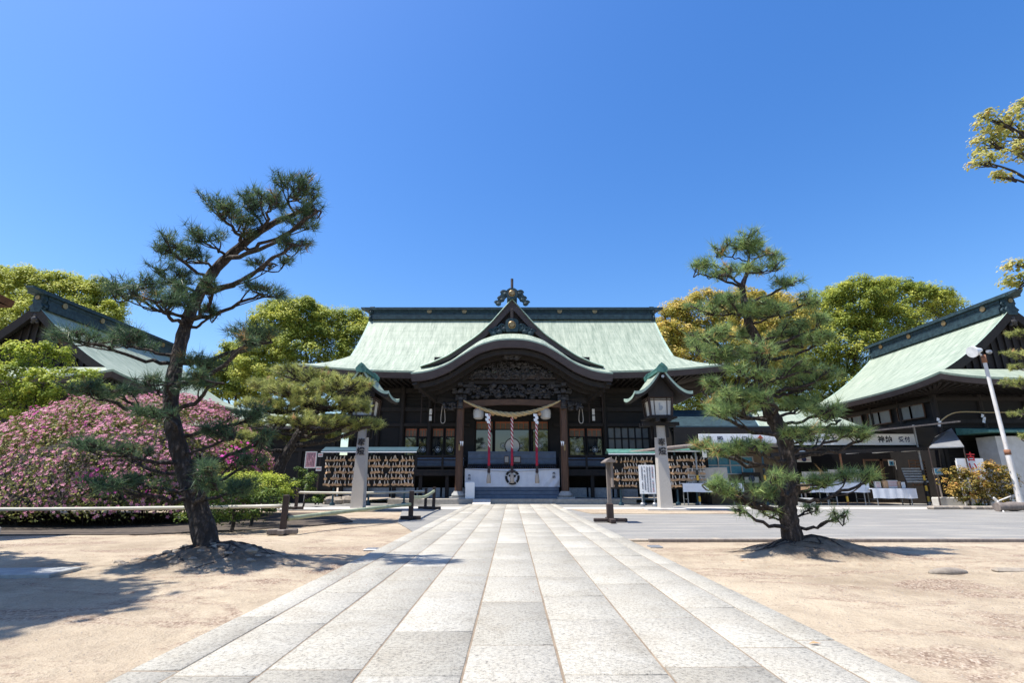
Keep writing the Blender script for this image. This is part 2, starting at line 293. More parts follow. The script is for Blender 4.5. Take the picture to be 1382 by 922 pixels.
class MB:
    def __init__(s): s.v = []; s.f = []; s.m = []; s.u = {}
    def add(s, vs, fs, mi=0):
        b = len(s.v); s.v += [tuple(map(float, v)) for v in vs]
        for f in fs: s.f.append([i + b for i in f]); s.m.append(mi)
        return s
    def box(s, c, d, rz=0.0, rx=0.0, ry=0.0, mi=0, bev=0.0):
        hx, hy, hz = d[0] / 2, d[1] / 2, d[2] / 2
        M = Matrix.Rotation(rz, 3, 'Z') @ Matrix.Rotation(ry, 3, 'Y') @ Matrix.Rotation(rx, 3, 'X')
        q = min(bev, hx * .9, hy * .9, hz * .9)
        pts = []
        if q <= 0:
            pts = [(x, y, z) for z in (-hz, hz) for x, y in ((-hx, -hy), (hx, -hy), (hx, hy), (-hx, hy))]
            fs = [(3, 2, 1, 0), (4, 5, 6, 7), (0, 1, 5, 4), (1, 2, 6, 5), (2, 3, 7, 6), (3, 0, 4, 7)]
        else:
            def ring(z, ix): return [(sx * (hx - ix), sy * (hy - ix), z) for sx, sy in ((-1, -1), (1, -1), (1, 1), (-1, 1))]
            pts = ring(-hz, q) + ring(-hz + q, 0) + ring(hz - q, 0) + ring(hz, q)
            fs = [(3, 2, 1, 0), (12, 13, 14, 15)]
            for r in range(3):
                for k in range(4): fs.append((r * 4 + k, r * 4 + (k + 1) % 4, r * 4 + 4 + (k + 1) % 4, r * 4 + 4 + k))
        return s.add([tuple(M @ Vector(p) + Vector(c)) for p in pts], fs, mi)
    def bx(s, x0, x1, y0, y1, z0, z1, mi=0, bev=0.0):
        return s.box(((x0 + x1) / 2, (y0 + y1) / 2, (z0 + z1) / 2), (x1 - x0, y1 - y0, z1 - z0), mi=mi, bev=bev)
    def bar(s, a, b, wd, ht, mi=0):
        a = Vector(a); b = Vector(b); d = (b - a)
        L = d.length; d.normalize()
        up = Vector((0, 0, 1)) if abs(d.z) < 0.95 else Vector((0, 1, 0))
        sx = d.cross(up).normalized(); sz = sx.cross(d).normalized()
        pts = []
        for p in (a, b):
            for i, j in ((-1, -1), (1, -1), (1, 1), (-1, 1)): pts.append(tuple(p + sx * i * wd / 2 + sz * j * ht / 2))
        return s.add(pts, [(3, 2, 1, 0), (4, 5, 6, 7), (0, 1, 5, 4), (1, 2, 6, 5), (2, 3, 7, 6), (3, 0, 4, 7)], mi)
    def tube(s, path, rad, n=8, mi=0, caps=True, phase=0.0):
        path = [Vector(p) for p in path]
        if not hasattr(rad, '__len__'): rad = [rad] * len(path)
        vs = []; prev = None
        for i, p in enumerate(path):
            d = (path[min(i + 1, len(path) - 1)] - path[max(i - 1, 0)])
            if d.length < 1e-9: d = Vector((0, 0, 1))
            d.normalize()
            if prev is None:
                u = d.orthogonal().normalized()
            else:
                u = (prev - d * prev.dot(d))
                u = u.normalized() if u.length > 1e-6 else d.orthogonal().normalized()
            prev = u; w_ = d.cross(u)
            for k in range(n):
                a = 2 * math.pi * k / n + phase
                vs.append(tuple(p + (u * math.cos(a) + w_ * math.sin(a)) * rad[i]))
        fs = []
        for i in range(len(path) - 1):
            for k in range(n): fs.append((i * n + k, i * n + (k + 1) % n, (i + 1) * n + (k + 1) % n, (i + 1) * n + k))
        if caps: fs.append(tuple(range(n))[::-1]); fs.append(tuple((len(path) - 1) * n + k for k in range(n)))
        return s.add(vs, fs, mi)
    def cyl(s, a, b, r0, r1=None, n=14, mi=0): return s.tube([a, b], [r0, r0 if r1 is None else r1], n, mi)
    def lathe(s, c, prof, n=16, mi=0, sq=False):
        vs = []
        for r, z in prof:
            for k in range(n):
                a = 2 * math.pi * (k + (0.5 if n == 4 else 0)) / n
                q = r * (math.sqrt(2) if n == 4 else 1)
                vs.append((c[0] + q * math.cos(a), c[1] + q * math.sin(a), c[2] + z))
        fs = []
        for i in range(len(prof) - 1):
            for k in range(n): fs.append((i * n + k, i * n + (k + 1) % n, (i + 1) * n + (k + 1) % n, (i + 1) * n + k))
        fs.append(tuple(range(n))[::-1]); fs.append(tuple((len(prof) - 1) * n + k for k in range(n)))
        return s.add(vs, fs, mi)
    def prism(s, poly, d0, d1, axis='y', mi=0):
        """extrude a 2-D outline; axis 'y': poly is (x,z) and d is y; 'x': (y,z), d is x; 'z': (x,y), d is z"""
        def mk(p, d): return {'y': (p[0], d, p[1]), 'x': (d, p[0], p[1]), 'z': (p[0], p[1], d)}[axis]
        n = len(poly)
        vs = [mk(p, d0) for p in poly] + [mk(p, d1) for p in poly]
        fs = [tuple(range(n))[::-1], tuple(range(n, 2 * n))] + [(k, (k + 1) % n, n + (k + 1) % n, n + k) for k in range(n)]
        return s.add(vs, fs, mi)
    def ribbon(s, top, bot, mi=0):
        n = len(top)
        return s.add(list(top) + list(bot), [(k, k + 1, n + k + 1, n + k) for k in range(n - 1)], mi)
    def ball(s, c, r, n=8, mi=0, jit=0.0):
        r = r if hasattr(r, '__len__') else (r, r, r); m = max(4, n // 2)
        vs = []; fs = []
        for i in range(m + 1):
            th = math.pi * i / m
            for k in range(n):
                a = 2 * math.pi * k / n; q = 1 + random.uniform(-jit, jit)
                vs.append((c[0] + r[0] * q * math.sin(th) * math.cos(a), c[1] + r[1] * q * math.sin(th) * math.sin(a), c[2] + r[2] * q * math.cos(th)))
        for i in range(m):
            for k in range(n): fs.append((i * n + k, (i + 1) * n + k, (i + 1) * n + (k + 1) % n, i * n + (k + 1) % n))
        return s.add(vs, fs, mi)
    def xf(s, fn): s.v = [tuple(map(float, fn(*p))) for p in s.v]; return s
    def build(s, name, mats, parent=None, smooth=False, origin=None):
        V = np.array(s.v, float)
        if parent is not None: origin = ORG[parent.name]
        elif origin is None: origin = np.array([(V[:, 0].min() + V[:, 0].max()) / 2, (V[:, 1].min() + V[:, 1].max()) / 2, V[:, 2].min()])
        me = bpy.data.meshes.new(name); me.from_pydata((V - origin).tolist(), [], s.f)
        if max(s.m) > 0: me.polygons.foreach_set('material_index', s.m)
        if smooth: me.shade_smooth()
        if smooth == 'auto': me.set_sharp_from_angle(angle=R(40))
        me.update()
        return finish(me, name, mats if isinstance(mats, (list, tuple)) else [mats], parent, np.asarray(origin, float))

def build_split(m, name, mats, parent, smooth=False, margin=0.03):
    """one object per separate piece: faces that share vertices, then pieces whose boxes touch"""
    n = len(m.v); par = list(range(n))
    def find(a):
        while par[a] != a: par[a] = par[par[a]]; a = par[a]
        return a
    for f in m.f:
        for i in f[1:]: par[find(i)] = find(f[0])
    V = np.array(m.v); comp = {}
    for i in range(n): comp.setdefault(find(i), []).append(i)
    keys = list(comp); lo = np.array([V[comp[k]].min(0) for k in keys]) - margin / 2; hi = np.array([V[comp[k]].max(0) for k in keys]) + margin / 2
    lab = list(range(len(keys)))
    def f2(a):
        while lab[a] != a: a = lab[a]
        return a
    for i in range(len(keys)):
        ov = np.all((lo[i] <= hi[i + 1:]) & (hi[i] >= lo[i + 1:]), axis=1)
        for j in np.nonzero(ov)[0]: lab[f2(i + 1 + j)] = f2(i)
    idx = {k: f2(i) for i, k in enumerate(keys)}; groups = {}
    for f, mi in zip(m.f, m.m): groups.setdefault(idx[find(f[0])], []).append((f, mi))
    out = []
    for g, fl in groups.items():
        q = MB(); mp = {}
        for f, mi in fl:
            nf = []
            for i in f:
                if i not in mp: mp[i] = len(q.v); q.v.append(m.v[i])
                nf.append(mp[i])
            q.f.append(nf); q.m.append(mi)
        out.append(q.build(name, mats, parent, smooth))
    return out
def copy_tree(o, parent=None, label=None, loc=None):
    c = o.copy(); col.objects.link(c); c.parent = parent
    ORG[c.name] = ORG[o.name]
    if loc is not None: c.location = loc; ORG[c.name] = np.array(loc, float)
    if label: c['label'] = label
    for ch in list(o.children): copy_tree(ch, c)
    return c

def lettering(text, center, size, parent, m, facing='-y', vertical=False, bold=0.012, name='lettering', rot=0.0):
    """characters as thin raised meshes standing on a board that faces the viewer (normal -y)"""
    V = []; Fs = []
    chars = list(text)
    for i, ch in enumerate(chars):
        if ch == ' ': continue
        cu = bpy.data.curves.new('tmp', 'FONT'); cu.body = ch; cu.size = size; cu.align_x = 'CENTER'; cu.align_y = 'CENTER'
        cu.offset = bold * size; cu.extrude = 0.003; cu.resolution_u = 3
        ob = bpy.data.objects.new('tmp', cu); col.objects.link(ob)
        dg = bpy.context.evaluated_depsgraph_get()
        me = bpy.data.meshes.new_from_object(ob.evaluated_get(dg))
        k = i - (len(chars) - 1) / 2
        ox, oz = (0, -k * size * 1.08) if vertical else (k * size * 1.12, 0)
        b = len(V)
        for q in me.vertices: V.append((q.co.x + ox, q.co.z, q.co.y + oz))
        for p in me.polygons: Fs.append([j + b for j in p.vertices])
        bpy.data.objects.remove(ob); bpy.data.curves.remove(cu); bpy.data.meshes.remove(me)
    mb = MB(); mb.add([(center[0] + x, center[1] - y - 0.004, center[2] + z) for x, y, z in V], Fs)
    return mb.build(name, m, parent)

def interp(xs, ys, x):
    return float(np.interp(x, xs, ys))
def bez(p0, c, p1, v): return (1 - v) ** 2 * p0 + 2 * v * (1 - v) * c + v * v * p1
def smooth_path(pts, n=6):
    """Catmull-Rom through points (any dimension)"""
    pts = [np.array(p, float) for p in pts]; out = []
    for i in range(len(pts) - 1):
        p0 = pts[max(i - 1, 0)]; p1 = pts[i]; p2 = pts[i + 1]; p3 = pts[min(i + 2, len(pts) - 1)]
        for k in range(n):
            t = k / n
            out.append(0.5 * ((2 * p1) + (-p0 + p2) * t + (2 * p0 - 5 * p1 + 4 * p2 - p3) * t * t + (-p0 + 3 * p1 - 3 * p2 + p3) * t ** 3))
    out.append(pts[-1]); return out
# ================================================================== THE SETTING
def vnoise(x, y, seed=0):
    """cheap smooth value noise on arrays"""
    r = np.random.default_rng(seed); T = r.random((64, 64))
    xi = np.floor(x).astype(int); yi = np.floor(y).astype(int); fx = x - xi; fy = y - yi
    fx = fx * fx * (3 - 2 * fx); fy = fy * fy * (3 - 2 * fy)
    g = lambda i, j: T[i % 64, j % 64]
    return (g(xi, yi) * (1 - fx) + g(xi + 1, yi) * fx) * (1 - fy) + (g(xi, yi + 1) * (1 - fx) + g(xi + 1, yi + 1) * fx) * fy
LP_BASE = G(284, 757); RP_BASE = G(1076, 746)
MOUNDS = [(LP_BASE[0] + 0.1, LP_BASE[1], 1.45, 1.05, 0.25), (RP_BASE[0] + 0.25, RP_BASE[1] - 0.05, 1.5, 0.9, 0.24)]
def ground_h(X, Y):
    h = -0.012 + 0.016 * (vnoise(X * 1.3, Y * 1.3, 1) - .5) + 0.014 * (vnoise(X * 4, Y * 4, 2) - .5) + 0.010 * (vnoise(X * 11, Y * 11, 3) - .5)
    for cx, cy, rx, ry, hh in MOUNDS:
        d = np.sqrt(((X - cx) / rx) ** 2 + ((Y - cy) / ry) ** 2)
        b = np.clip(1 - d, 0, 1); b = b * b * (3 - 2 * b)
        h = h + hh * b + 0.035 * np.sqrt(b) * (vnoise(X * 5.5, Y * 5.5, 5) - .35) + 0.03 * np.sqrt(b) * (vnoise(X * 13, Y * 13, 6) - .4)
    far = np.clip((Y - 10.2) / 0.5, 0, 1) * (X > 2) + np.clip((Y - 15) / 0.5, 0, 1) * (X <= 2)
    return h * (1 - np.clip(far, 0, 1)) - 0.03 * np.clip(far, 0, 1)
def axis_lines(lo, hi, step, outs):
    a = np.arange(lo, hi + step / 2, step)
    return np.concatenate([[lo - o for o in outs[::-1]], a, [hi + o for o in outs]])
def build_ground():
    xs = axis_lines(-8.5, 9.0, 0.07, [0.3, 1, 2.5, 5, 10, 20, 40, 90, 250, 800])
    ys = axis_lines(2.2, 12.0, 0.07, [0.3, 1, 2, 3.2, 6, 10, 20, 45, 100, 300, 900])
    X, Y = np.meshgrid(xs, ys); Z = ground_h(X, Y)
    V = np.stack([X, Y, Z], -1).reshape(-1, 3)
    n = len(xs); i, j = np.meshgrid(np.arange(n - 1), np.arange(len(ys) - 1)); a = (j * n + i).ravel()
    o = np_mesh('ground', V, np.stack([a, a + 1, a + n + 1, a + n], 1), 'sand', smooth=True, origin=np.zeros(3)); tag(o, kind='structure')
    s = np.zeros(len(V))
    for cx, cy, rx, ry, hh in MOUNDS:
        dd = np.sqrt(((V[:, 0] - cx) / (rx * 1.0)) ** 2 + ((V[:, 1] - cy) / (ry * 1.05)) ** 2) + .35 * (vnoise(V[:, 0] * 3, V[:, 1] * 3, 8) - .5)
        s = np.maximum(s, np.clip((1.0 - dd) * 2.2, 0, 1) * (.95 if cx < 0 else .8))  # dark soil on the left mound, painted branch shade on the right one
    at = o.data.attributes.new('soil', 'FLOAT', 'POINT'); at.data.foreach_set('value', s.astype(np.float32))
build_ground()

def build_path():
    cuts = [-2.27, -1.96, -1.46, -0.888, -0.287, 0.294, 0.911, 1.52, 1.99, 2.285]
    V = []; Fc = []; rn = []
    for c in range(len(cuts) - 1):
        y = 0.6 + random.uniform(0, 0.9)
        if c == 4: y = 3.93 - 1.33 * 2
        border = c in (0, len(cuts) - 2)
        while y < 28.3:
            L = 1.33 if (c == 4 and y < 7) else random.uniform(0.85, 1.5) if not border else random.uniform(1.2, 1.9)
            y1 = min(y + L, 28.32); g = 0.005 + random.uniform(0, 0.004); q = 0.0045
            x0, x1 = cuts[c] + g, cuts[c + 1] - g; a0, a1 = y + g + .003, y1 - g - .003
            zt = 0.030 + random.uniform(-0.003, 0.003); b = len(V); tl = random.uniform(-0.002, 0.002)
            V += [(x0, a0, -0.04), (x1, a0, -0.04), (x1, a1, -0.04), (x0, a1, -0.04),
                  (x0, a0, zt - q), (x1, a0, zt - q), (x1, a1, zt - q), (x0, a1, zt - q),
                  (x0 + q, a0 + q, zt + tl), (x1 - q, a0 + q, zt - tl), (x1 - q, a1 - q, zt), (x0 + q, a1 - q, zt)]
            for r in (0, 4):
                for k in range(4): Fc.append((b + r + k, b + r + (k + 1) % 4, b + r + 4 + (k + 1) % 4, b + r + 4 + k))
            Fc.append((b + 8, b + 9, b + 10, b + 11)); rn += [random.random()] * 9; y = y1
    o = np_mesh('path', V, Fc, 'granite', rnd=rn, origin=np.zeros(3)); tag(o, kind='structure')
    m = MB(); m.bx(-2.268, 2.283, 0.4, 28.3, -0.03, 0.0245); o = m.build('path_bed', 'soil_joint'); tag(o, kind='structure')
build_path()

def sheet(name, poly, z, m, th=0.03):
    o = MB().prism(poly, z - th, z, 'z').build(name, m); return tag(o, kind='structure')
sheet('asphalt_court', [(2.29, 16.0), (2.29, 10.85), (60, 10.85), (60, 29.5), (2.29, 29.5)], 0.006, 'asphalt')
sheet('asphalt_lane', [(-45, 22.6), (-4.6, 22.6), (-3.3, 15.6), (-2.28, 12.6), (-2.28, 29.5), (-45, 29.5)], 0.006, 'asphalt')
# pale concrete strip across the court in front of the halls, sandy pads round the two lantern posts
sheet('concrete_strip', [(2.30, 23.4), (45, 23.4), (45, 24.6), (2.30, 24.6)], 0.011, 'concrete', 0.02)
sheet('concrete_apron', [(-45, 23.2), (-2.30, 23.2), (-2.30, 25.2), (-45, 25.2)], 0.011, 'concrete', 0.02)
sheet('lantern_island', [(2.9, 19.6), (8.6, 19.6), (8.6, 22.9), (2.5, 22.9)], 0.020, 'sand', 0.04)
kb = MB()
for x in np.arange(2.7, 45, 2.0): kb.bx(x, x + 1.985, 10.74, 10.83, -0.05, 0.028 + random.uniform(0, .008), bev=0.008)
tag(kb.build('kerb_edging', 'grey_wood'), kind='structure')

# ================================================================== TEMPLE-ROOFED HALLS
def irimoya(root, T, Lr, Le, D, zr, ze, yc, zc, vh, du, wallx, wally, wz, ridge_h=0.9, rafters=True, crests=(), gable_in=0.55, end_scale=1.0, thick=0.42):
    """hip-and-gable roof. local frame: ridge along x, front towards -y. T maps local to world."""
    prof = lambda v: (bez(0, yc, D, v), bez(zr, zc, ze, v))
    vs = np.linspace(0, 1, 29); ss = np.linspace(0, 1, 9)
    arc = [0.0]
    for i in range(1, len(vs)):
        a, b = prof(vs[i - 1]), prof(vs[i]); arc.append(arc[-1] + math.hypot(a[0] - b[0], a[1] - b[1]))
    def sv(v): return max(0.0, (v - vh) / (1 - vh))
    def wv(v): return Lr + (Le - Lr) * sv(v)
    V = []; U = []; Fc = []
    nu = 40
    for sgn in (-1, 1):
        b = len(V)
        for i, v in enumerate(vs):
            y, z = prof(v); cw = du * sv(v) ** 2; W = wv(v)
            for k in range(nu + 1):
                q = 2 * k / nu - 1; V.append((q * W, sgn * y, z + cw * abs(q) ** 3.5)); U.append((q * W, arc[i]))
        for i in range(len(vs) - 1):
            for k in range(nu):
                a = b + i * (nu + 1) + k; Fc.append((a, a + 1, a + nu + 2, a + nu + 1))
    for sgn in (-1, 1):
        b = len(V); n2 = 20
        for i, s in enumerate(ss):
            v = vh + (1 - vh) * s; y, z = prof(v); cw = du * s * s; W = wv(v)
            for k in range(n2 + 1):
                q = 2 * k / n2 - 1; V.append((sgn * W, q * y, z + cw * abs(q) ** 3.5)); U.append((q * y, s * 3.0))
        for i in range(len(ss) - 1):
            for k in range(n2):
                a = b + i * (n2 + 1) + k; Fc.append((a, a + 1, a + n2 + 2, a + n2 + 1))
    V = [T(*p) for p in V]
    roof = np_mesh('roof', V, Fc, 'copper', root, uv=U, smooth=True)
    # eave fascia all round + soffit
    def eave(off_in, dz):
        pts = []
        for k in range(41): q = 2 * k / 40 - 1; pts.append((q * (Le - off_in), -(D - off_in), ze + du * abs(q) ** 3.5 + dz))
        for k in range(1, 31): q = 2 * k / 30 - 1; pts.append((Le - off_in, q * (D - off_in), ze + du * abs(q) ** 3.5 + dz))
        for k in range(1, 41): q = 1 - 2 * k / 40; pts.append((q * (Le - off_in), D - off_in, ze + du * abs(q) ** 3.5 + dz))
        for k in range(1, 31): q = 1 - 2 * k / 30; pts.append((-(Le - off_in), q * (D - off_in), ze + du * abs(q) ** 3.5 + dz))
        return pts
    m = MB(); a, b2, c2 = eave(-0.012, -0.008), eave(0.03, -0.10), eave(0.16, -thick)
    m.ribbon([T(*p) for p in a], [T(*p) for p in b2], 0); m.ribbon([T(*p) for p in b2], [T(*p) for p in c2], 1)
    m.build('fascia', ['copper_edge', 'fascia_wood'], root, True)
    inner = [(max(-wallx, min(wallx, p[0])), max(-wally, min(wally, p[1])), wz) for p in c2]
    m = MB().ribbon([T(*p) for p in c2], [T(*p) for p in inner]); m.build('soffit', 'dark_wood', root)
    if rafters:
        m = MB()
        for (fx0, fx1, fy, side) in ((-Le + .5, Le - .5, -D, 0),):
            for x in np.arange(fx0, fx1, 0.36):
                zz = ze + du * abs(x / Le) ** 3.5 - thick
                m.bar(T(x, -(D - 0.35), zz + 0.0), T(min(max(x, -wallx), wallx), -wally, wz - 0.05), 0.13, 0.15)
        for sgn in (-1, 1):
            for y in np.arange(-D + .6, D - .5, 0.36):
                zz = ze + du * abs(y / D) ** 3.5 - thick
                m.bar(T(sgn * (Le - 0.35), y, zz), T(sgn * wallx, min(max(y, -wally), wally), wz - 0.05), 0.13, 0.15)
        m.build('rafters', 'dark_wood', root)
    # gable verge boards and gable walls
    vg = [v for v in np.linspace(0, vh, 16)]
    for sgn in (-1, 1):
        for side in (-1, 1):
            m = MB(); top = []; bot = []; top2 = []; bot2 = []
            for v in vg:
                y, z = prof(v)
                top.append(T(sgn * (Lr + .03), side * y, z + .02)); bot.append(T(sgn * (Lr - .01), side * max(0, y - 0.10), z - 0.46))
                top2.append(T(sgn * (Lr - .22), side * y, z - .02)); bot2.append(T(sgn * (Lr - .22), side * max(0, y - 0.10), z - 0.46))
            m.ribbon(top, bot, 0); m.ribbon(bot, bot2, 0); m.ribbon(top2, bot2, 0); m.ribbon(top, top2, 1)
            m.build('bargeboard', ['dark_wood', 'copper_edge'], root)
        yh, zh = prof(vh)
        m = MB(); pl = [(-yh + .1, zh - .05)] + [(sd_ * prof(v)[0] * .97, prof(v)[1] - .15) for sd_, vv in ((-1, vg[::-1]), (1, vg)) for v in vv] + [(yh - .1, zh - .05)]
        x0 = sgn * (Lr - gable_in); m.add([T(x0, p[0], p[1]) for p in pl], [tuple(range(len(pl)))])
        for y in np.arange(-yh + .4, yh, .42):
            v = 0
            zt = zh + (zr - zh) * max(0, 1 - abs(y) / yh) ** 1.15 - .35
            if zt > zh + .2: m.bar(T(sgn * (Lr - gable_in + .05), y, zh), T(sgn * (Lr - gable_in + .05), y, zt), .09, .09)
        gw = m.build('gable_wall', 'dark_wood', root)
        m = MB(); g = sgn * (Lr - .12); s_ = end_scale
        for k, (yy, zz, rr) in enumerate(((0, -1.0, .26), (-.28, -.86, .16), (.28, -.86, .16), (0, -.72, .2), (-.16, -1.2, .12), (.16, -1.2, .12))):
            c = T(g, yy * s_, zr + zz * s_); m.ball(c, (rr * s_,) * 3, 10)
        m.build('gable_pendant', 'carving', gw, True)
    # layered ridge with cap and end ornaments
    m = MB(); rh = ridge_h; e = Lr - 0.25
    def lb(x0, x1, hw, z0, z1, mi=0):
        pts = [T(x, y, z) for z in (z0, z1) for x, y in ((x0, -hw), (x1, -hw), (x1, hw), (x0, hw))]
        m.add(pts, [(3, 2, 1, 0), (4, 5, 6, 7), (0, 1, 5, 4), (1, 2, 6, 5), (2, 3, 7, 6), (3, 0, 4, 7)], mi)
    z0 = zr - .25
    lb(-e, e, .46, z0, z0 + .32); lb(-e, e, .38, z0 + .322, z0 + .40); lb(-e + .02, e - .02, .30, z0 + .402, z0 + rh - .02)
    lb(-e, e, .35, z0 + .55 * rh + .18, z0 + .55 * rh + .24)
    lb(-e - .55, e + .55, .44, z0 + rh - .018, z0 + rh + .10); lb(-e - .62, e + .62, .36, z0 + rh + .102, z0 + rh + .20)
    rid = m.build('ridge', 'ridge_copper', root)
    for sgn in (-1, 1):     # cap tips turn up
        m = MB(); m.add([T(sgn * (e + .55), y, z0 + rh + zz) for y in (-.36, .36) for zz in (0.0, .2)] + [T(sgn * (e + .95), y, z0 + rh + zz) for y in (-.2, .2) for zz in (.16, .26)],
              [(0, 1, 3, 2), (4, 6, 7, 5), (0, 4, 5, 1), (2, 3, 7, 6), (1, 5, 7, 3), (0, 2, 6, 4)]); m.build('ridge_tip', 'ridge_copper', rid)
        m = MB(); s_ = end_scale
        out = [(-.34, -.75), (-.46, -.35), (-.30, -.12), (-.38, .25), (-.28, .62), (0, .74), (.28, .62), (.38, .25), (.30, -.12), (.46, -.35), (.34, -.75)]
        pl = [(a_ * s_, b_ * s_) for a_, b_ in out]; nn = len(pl)
        xs_ = (sgn * (e + .02), sgn * (e + .30))
        m.add([T(xs_[0], p[0], zr + .18 + p[1]) for p in pl] + [T(xs_[1], p[0] * .9, zr + .18 + p[1]) for p in pl],
              [tuple(range(nn)), tuple(range(nn, 2 * nn))[::-1]] + [(k, (k + 1) % nn, nn + (k + 1) % nn, nn + k) for k in range(nn)])
        for side in (-1, 1):
            pa = [T(sgn * (e + .16), side * (.42 + .16 * math.cos(t_) * (1 - t_ / 9)) * s_, zr + .18 + (-.42 + .2 * math.sin(t_) * (1 - t_ / 9)) * s_) for t_ in np.linspace(0, 6.5, 16)]
            m.tube(pa, .075 * s_, 6)
            pa = [T(sgn * (e + .16), side * (.36 + .13 * math.cos(t_) * (1 - t_ / 9)) * s_, zr + .18 + (.08 + .16 * math.sin(t_) * (1 - t_ / 9)) * s_) for t_ in np.linspace(0, 6.5, 16)]
            m.tube(pa, .06 * s_, 6)
        orn = m.build('ridge_end_ornament', 'ridge_copper', rid)
        m = MB(); m.cyl(T(sgn * (e + .28), 0, zr + .5 * s_), T(sgn * (e + .36), 0, zr + .5 * s_), .15 * s_, n=16); build_split(m, 'crest', 'gold', orn)
    for x in crests:
        m = MB()
        for side in (-1, 1): m.cyl(T(x, side * .30, z0 + .62), T(x, side * .37, z0 + .62), .17, n=10)
        build_split(m, 'crest', 'gold', rid)
    return roof

def main_hall():
    root = thing('shrine_hall', (0, 35, 0), 'dark timber shrine hall with green copper roof and curved porch gable closing the paved path', 'shrine hall')
    YR = 35.0
    T = lambda x, y, z: (x, YR + y, z)
    irimoya(root, T, 10.15, 12.7, 6.0, 12.55, 7.32, 3.1, 8.75, .60, .50, 10.0, 2.9, 7.05, ridge_h=.72, crests=(-5.9, 5.9, -3.4, 3.4), end_scale=.9)
    def zroof(Y):               # main front roof height at depth Y
        vs = np.linspace(0, 1, 200); ys = YR - np.array([bez(0, 3.1, 6.0, v) for v in vs]); zs = np.array([bez(12.55, 8.75, 7.32, v) for v in vs])
        return float(np.interp(Y, ys[::-1], zs[::-1]))
    def yroof(z):
        vs = np.linspace(0, 1, 200); ys = YR - np.array([bez(0, 3.1, 6.0, v) for v in vs]); zs = np.array([bez(12.55, 8.75, 7.32, v) for v in vs])
        return float(np.interp(z, zs[::-1], ys[::-1]))
    # --- porch roof: the eave line swells into a cusped bow
    XS = [0, .5, 1.0, 1.82, 2.64, 3.47, 4.32, 5.0, 5.5]; ZS = [8.80, 8.785, 8.72, 8.47, 7.96, 7.40, 7.04, 6.90, 6.86]
    YF = 27.3
    from_x = np.linspace(-5.5, 5.5, 89)
    ker = np.array([1, 2, 3, 2, 1]) / 9.0
    zf = np.array([interp(XS, ZS, abs(x)) for x in np.linspace(-5.5 - .25, 5.5 + .25, 93)]); zf = np.convolve(zf, ker, 'valid')
    V = []; U = []; Fc = []; ny = 16
    for i in range(ny + 1):
        t = i / ny; Y = YF + (30.1 - YF) * t
        for k, x in enumerate(from_x):
            side = zroof(max(Y, 29.0)) if Y > 29 else 6.86 + (7.36 - 6.86) * (Y - YF) / 1.7
            bow = zf[k] - 6.86
            V.append((x, Y, side + .02 + bow * (1 - .45 * max(0, (Y - 29.0) / 1.1)) + .30 * bow / 1.94 * (Y - YF) / 1.7)); U.append((x * 1.0, -(Y - YF)))
    n = len(from_x)
    for i in range(ny):
        for k in range(n - 1): a = i * n + k; Fc.append((a, a + 1, a + n + 1, a + n))
    pr = np_mesh('porch_roof', V, Fc, 'copper', root, uv=U, smooth=True)
    m = MB()
    top = [(x, YF - .012, z + .03) for x, z in zip(from_x, zf)]; b1 = [(x, YF + .0, z - .05) for x, z in zip(from_x, zf)]
    b2 = [(x * .992, YF + .10, z - .45) for x, z in zip(from_x, zf)]; b3 = [(x * .992, YF + .42, z - .43) for x, z in zip(from_x, zf)]
    m.ribbon(top, b1, 0); m.ribbon(b1, b2, 1); m.ribbon(b2, b3, 1)
    m.build('porch_fascia', ['copper_edge', 'fascia_wood'], root, 'auto')
    m = MB()                    # porch soffit: ribs following the bow, then boards to the wall
    for j, (y0, y1, dz, xs) in enumerate(((27.7, 28.0, .62, .975), (28.35, 28.62, .74, .95), (29.0, 29.3, .86, .93))):
        tp = [(x * xs, y0, z - dz + .14) for x, z in zip(from_x, zf)]; bt = [(x * xs, y0, z - dz - .14) for x, z in zip(from_x, zf)]; bk = [(x * xs, y1, z - dz - .14) for x, z in zip(from_x, zf)]
        m.ribbon(tp, bt); m.ribbon(bt, bk)
    build_split(m, 'porch_rib', 'dark_wood', root)
    m = MB(); a = [(x * .99, YF + .40, z - .48) for x, z in zip(from_x, zf)]; b = [(x * .93, 31.5, z - .42) for x, z in zip(from_x, zf)]
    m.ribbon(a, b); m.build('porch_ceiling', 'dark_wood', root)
    for s in (-1, 1):           # return boards at both ends of the porch eave
        m = MB(); m.add([(s * 5.5, YF, 6.86), (s * 5.5, 29.6, 7.4), (s * 5.5, 29.6, 6.85), (s * 5.46, YF + .1, 6.36)], [(0, 1, 2, 3)])
        m.bar((s * 5.3, 27.5, 6.42), (s * 4.4, 29.6, 5.75), .24, .34); m.bar((s * 4.4, 29.6, 5.75), (s * 3.0, 29.4, 5.55), .22, .34)
        m.build('porch_bracket_arm', 'dark_wood', root)
    # --- dormer gable on the roof
    GX = [0, .35, .82, 1.28, 2.0, 2.9, 3.8, 4.7, 5.4]; GZ = [11.95, 11.55, 10.98, 10.42, 9.70, 9.03, 8.40, 7.98, 7.74]
    gx = np.linspace(0, 5.4, 40); gz = np.array([interp(GX, GZ, x) for x in gx]); gz[1:-1] = (gz[:-2] + 2 * gz[1:-1] + gz[2:]) / 4
    YG = 29.45
